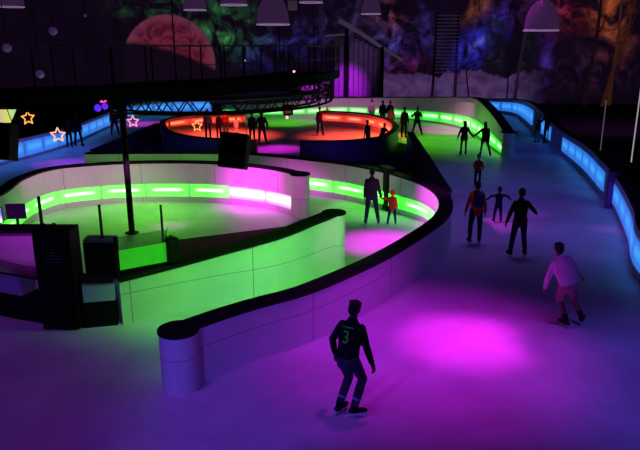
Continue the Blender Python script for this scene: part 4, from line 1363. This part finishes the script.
# 16 in the orange rink
person('person in a grey top in front of the orange-lit wall', (208.5, 139.5), 1.72, 0.2, top=GRY, bottom=BLK, vox=.014, skin=DSK)
person('person in dark clothes bending in the orange-lit rink', (219, 138), 1.45, -0.3, lean=14, top=BLK, bottom=BLK, vox=.014, skin=DSK)
person('person in a reddish jacket in the orange-lit rink', (226, 135.5), 1.50, 0.1, top=cb('brick', (0.35, 0.05, 0.05)), bottom=CHA, vox=.014)
person('small child in white in the orange-lit rink above the loudspeaker', (236.5, 134), 0.98, 0.1, kid=True, top=WHI, bottom=WHI, vox=.012)
# 17 left lane
person('left one of two dark skaters before the blue-lit wall at the left', (70, 148), 1.55, 0.2, top=BLK, bottom=NAV, vox=.014, skin=DSK)
person('right one of two dark skaters before the blue-lit wall at the left', (79, 146.5), 1.74, -0.1, top=BLK, bottom=NAV, vox=.014, skin=DSK,
    legs=(((-.14, .02, -1), (-.12, -.02, -1)), ((.16, .05, -1), (.14, -.1, -1))))
person('skater in dark clothes just left of the tall pole', (115.5, 136), 1.70, 0.3, top=PUR, bottom=BLK, vox=.014, skin=DSK,
    legs=(((-.16, .02, -1), (-.12, -.02, -1)), ((.16, .05, -1), (.18, -.1, -1))))

# ------------------------------------------------------------------ LIGHTS
def aim(o, tgt):
    d = V(tgt)-V(o.location)
    o.rotation_euler = d.to_track_quat('-Z', 'Y').to_euler()


def spot(name, loc, tgt, col, power, deg, blend=1.0, rad=0.15):
    l = bpy.data.lights.new(name, 'SPOT'); l.energy = power; l.color = col; l.spot_size = math.radians(deg); l.spot_blend = blend; l.shadow_soft_size = rad
    o = bpy.data.objects.new(name, l); C.objects.link(o); o.location = loc; aim(o, tgt); return o


def area(name, loc, tgt, col, power, sx, sy):
    l = bpy.data.lights.new(name, 'AREA'); l.energy = power; l.color = col; l.shape = 'RECTANGLE'; l.size = sx; l.size_y = sy
    o = bpy.data.objects.new(name, l); C.objects.link(o); o.location = loc; aim(o, tgt); return o


def over(px, py, dx, dy, h): 
    p = G(px, py); return (p.x+dx, p.y+dy, h), p

MAG = (1.0, 0.02, 0.95)
GRN = (0.13, 1.0, 0.01)
l, t_ = over(466, 340, 0.4, 0.6, 9.5); spot('magenta_pool', l, t_, MAG, 5200, 17.5, 1.0, 0.3)
l, t_ = over(455, 345, 0.0, 0.0, 9.5); spot('magenta_wide', (l[0]-0.6, l[1], l[2]), (t_.x-0.6, t_.y, 0), (0.80, 0.012, 1.0), 1900, 42, 1.0, 0.4)
spot('blue_corner', (6.0, 8.5, 8.5), (5.6, 9.0, 0), (0.12, 0.09, 1.0), 800, 46, 1.0, .4)
# purple wash over the foreground
spot('purple_wash', (-3.5, 7.0, 10), (-3.5, 8.0, 0), (0.42, 0.055, 1.0), 640, 85, 1.0, 0.6)
spot('purple_wash', (4.5, 7.5, 10), (4.5, 8.0, 0), (0.28, 0.04, 1.0), 330, 80, 1.0, 0.6)
# violet light on the outer face of the long wall
spot('violet_face', (-3.5, 3.0, 3.0), (-0.6, 9.6, .2), (0.13, 0.075, 1.0), 700, 46, 1.0, 0.3)
spot('violet_face', (2.5, 7.0, 3.0), (1.6, 12.0, .4), (0.30, 0.04, 1.0), 170, 60, 1.0, 0.3)
# blue wash along the right of the track and over the left lane
spot('lane_dusk', (5.0, 18.5, 9.5), (5.2, 19, 0), (0.34, 0.14, 1.0), 800, 66, 1.0, 1.6)
spot('lane_dusk', (6.5, 26, 9.5), (6.5, 26, 0), (0.2, 0.2, 1.0), 600, 56, 1.0, 1.6)
spot('blue_wash', (8.0, 21, 9.8), (7.5, 21, 0), (0.10, 0.06, 1.0), 420, 70, 1.0, .5)
spot('blue_wash', (10.5, 32, 9.8), (11, 32, 0), (0.08, 0.09, 1.0), 420, 60, 1.0, .5)
l, t_ = over(600, 240, -.5, 1, 8); spot('blue_right', l, t_, (0.08, 0.10, 1.0), 240, 42)
spot('blue_lane', (-11.5, 31, 9), (-11.5, 31, 0), (0.08, 0.13, 1.0), 1500, 66)
spot('plum_floor', (19, 40, 9), (19, 42, 0), (0.6, 0.15, 0.8), 900, 80)
# round rink
spot('magenta_round', (-3.2, 18.2, 3.6), G(262, 192, .4), (1.0, 0.015, 0.9), 1500, 50)
spot('magenta_round', (-1.6, 16.2, 3.2), G(294, 190, .7), (1.0, .12, .75), 330, 40)
spot('pink_round', (-7.6, 17.2, 1.9), (-8.4, 22, 1.3), (1.0, 0.28, 0.80), 260, 90, 1.0, .4)
spot('pink_round', (-5.2, 17.4, 1.9), (-5.6, 22, 1.3), (1.0, 0.14, 0.85), 150, 75, 1.0, .4)
spot('magenta_core', (-3.0, 18.0, 3.3), G(258, 203), (1.0, 0.03, 0.95), 900, 22)
l, t_ = over(168, 226, 0.1, -0.4, 3.6); spot('magenta_small', l, t_, MAG, 160, 24)
# inner lane
l, t_ = over(385, 243, 0.2, 0.5, 7.0); spot('magenta_lane', l, t_, MAG, 3500, 26)
spot('magenta_bend', (0.8, 17.6, 3.2), G(437, 203, 0.7), MAG, 900, 34)
spot('pink_lane', (1.9, 18.4, 2.2), (2.0, 22.5, 1.5), (1.0, 0.40, 0.78), 110, 70)
# green floods on the near half of the round rink
spot('green_flood', (1.0, 12.6, 3.4), (-0.6, 13.9, 0.6), GRN, 260, 95, 0.8)
spot('green_flood', (-0.6, 11.2, 3.4), (-2.2, 12.6, 0.6), GRN, 330, 82, 0.9)
spot('green_flood', (-2.1, 9.9, 2.4), (-3.2, 11.6, 0.7), GRN, 50, 50, 0.8)
spot('green_far', (6.0, 37, 8), (6.0, 36, 0), GRN, 1900, 66)
spot('green_far', (7.5, 32, 8), (7.0, 31.5, 0), GRN, 330, 40)
spot('green_far', (-2.5, 43.5, 6), (-2.5, 45, 0), GRN, 1300, 60)
spot('green_round', (-5.8, 20.8, 3.5), (-5.8, 19.6, 0), GRN, 420, 88)
spot('green_round', (-4.4, 20.6, 3.5), (-4.4, 19.2, 0), GRN, 140, 76)
spot('green_end', (5.2, 30.5, 2.4), GY(486, 128, 34), (0.2, 1.0, 0.08), 120, 50)
spot('plum_post', (8.2, 16.5, 5), G(611, 208, .7), (0.9, 0.06, 0.9), 90, 14)
spot('green_lane', (1.8, 20.9, 3.8), (1.8, 20.3, 0), GRN, 520, 60)
spot('green_back', (-8.0, 23.6, 2.6), (-8.2, 26, .9), GRN, 60, 90)
spot('green_back', (-5.0, 23.6, 2.6), (-5.2, 26, .9), GRN, 60, 90)
# middle rink
spot('orange_wash', (-5.0, 37, 6), (-5.6, 38, 0), (1.0, 0.07, 0.04), 6000, 66)
spot('orange_wash', (2.4, 36.5, 6), (2.2, 37.5, 0), (1.0, 0.07, 0.045), 5000, 66)
l, t_ = over(277, 149, 0, 0, 8); spot('magenta_passage', l, t_, MAG, 2600, 26)
l, t_ = over(62, 163, 0, 0, 8); spot('purple_leftlane', l, t_, (0.55, 0.02, 1.0), 1300, 24)
l, t_ = over(145, 124, 0, 0, 8); spot('purple_farleft', l, t_, (0.8, 0.04, 1.0), 1800, 30)
l, t_ = over(537, 214, 0, 0, 8); spot('violet_patch', l, t_, (0.6, 0.02, 1.0), 300, 9)
spot('violet_booth', (-5.6, 6.0, 2.6), (-6.2, 11.2, .7), (0.28, 0.12, 1.0), 150, 34)
spot('pink_end', (1.5, 13.0, 2.3), (0.25, 14.4, .8), (1.0, 0.25, 0.8), 45, 34)
spot('navy_glow', (0.5, 26.5, 3.6), (2.0, 32, .4), (0.14, 0.05, 1.0), 260, 90)
spot('navy_glow', (-6, 27, 3.4), (-7, 33, .4), (0.14, 0.05, 1.0), 160, 80)
# booth
spot('booth_magenta', (-5.8, 11.9, 2.3), (-6.6, 12.9, 1.0), (0.7, 0.03, 0.9), 60, 100)
# back of the hall
spot('violet_high', (-2, 6, 9.5), (-6.5, 14, 5.0), (0.6, 0.3, 1.0), 26, 60)
spot('violet_hut', GY(380, -40, 46), GY(358, 60, 55.7), (0.6, 0.35, 1.0), 900, 22)
spot('purple_beam', GY(350, 10, 48), GY(348, 86, 55.7), (0.65, 0.02, 1.0), 8000, 24)
spot('magenta_panel', GY(310, 40, 46), GY(313, 84, 54.4), (0.8, 0.03, 1.0), 2600, 16)
spot('pink_backwall', (3.5, 40, 7), G(350, 104, 1.2), (1.0, 0.22, 0.8), 2200, 50)
spot('pink_backwall', (7.5, 37, 7), G(450, 112, 1.2), (1.0, 0.30, 0.65), 2200, 40)

w = bpy.data.worlds.new('world'); S.world = w; w.use_nodes = True
w.node_tree.nodes['Background'].inputs[0].default_value = (0.14, 0.09, 0.28, 1)
w.node_tree.nodes['Background'].inputs[1].default_value = 0.02
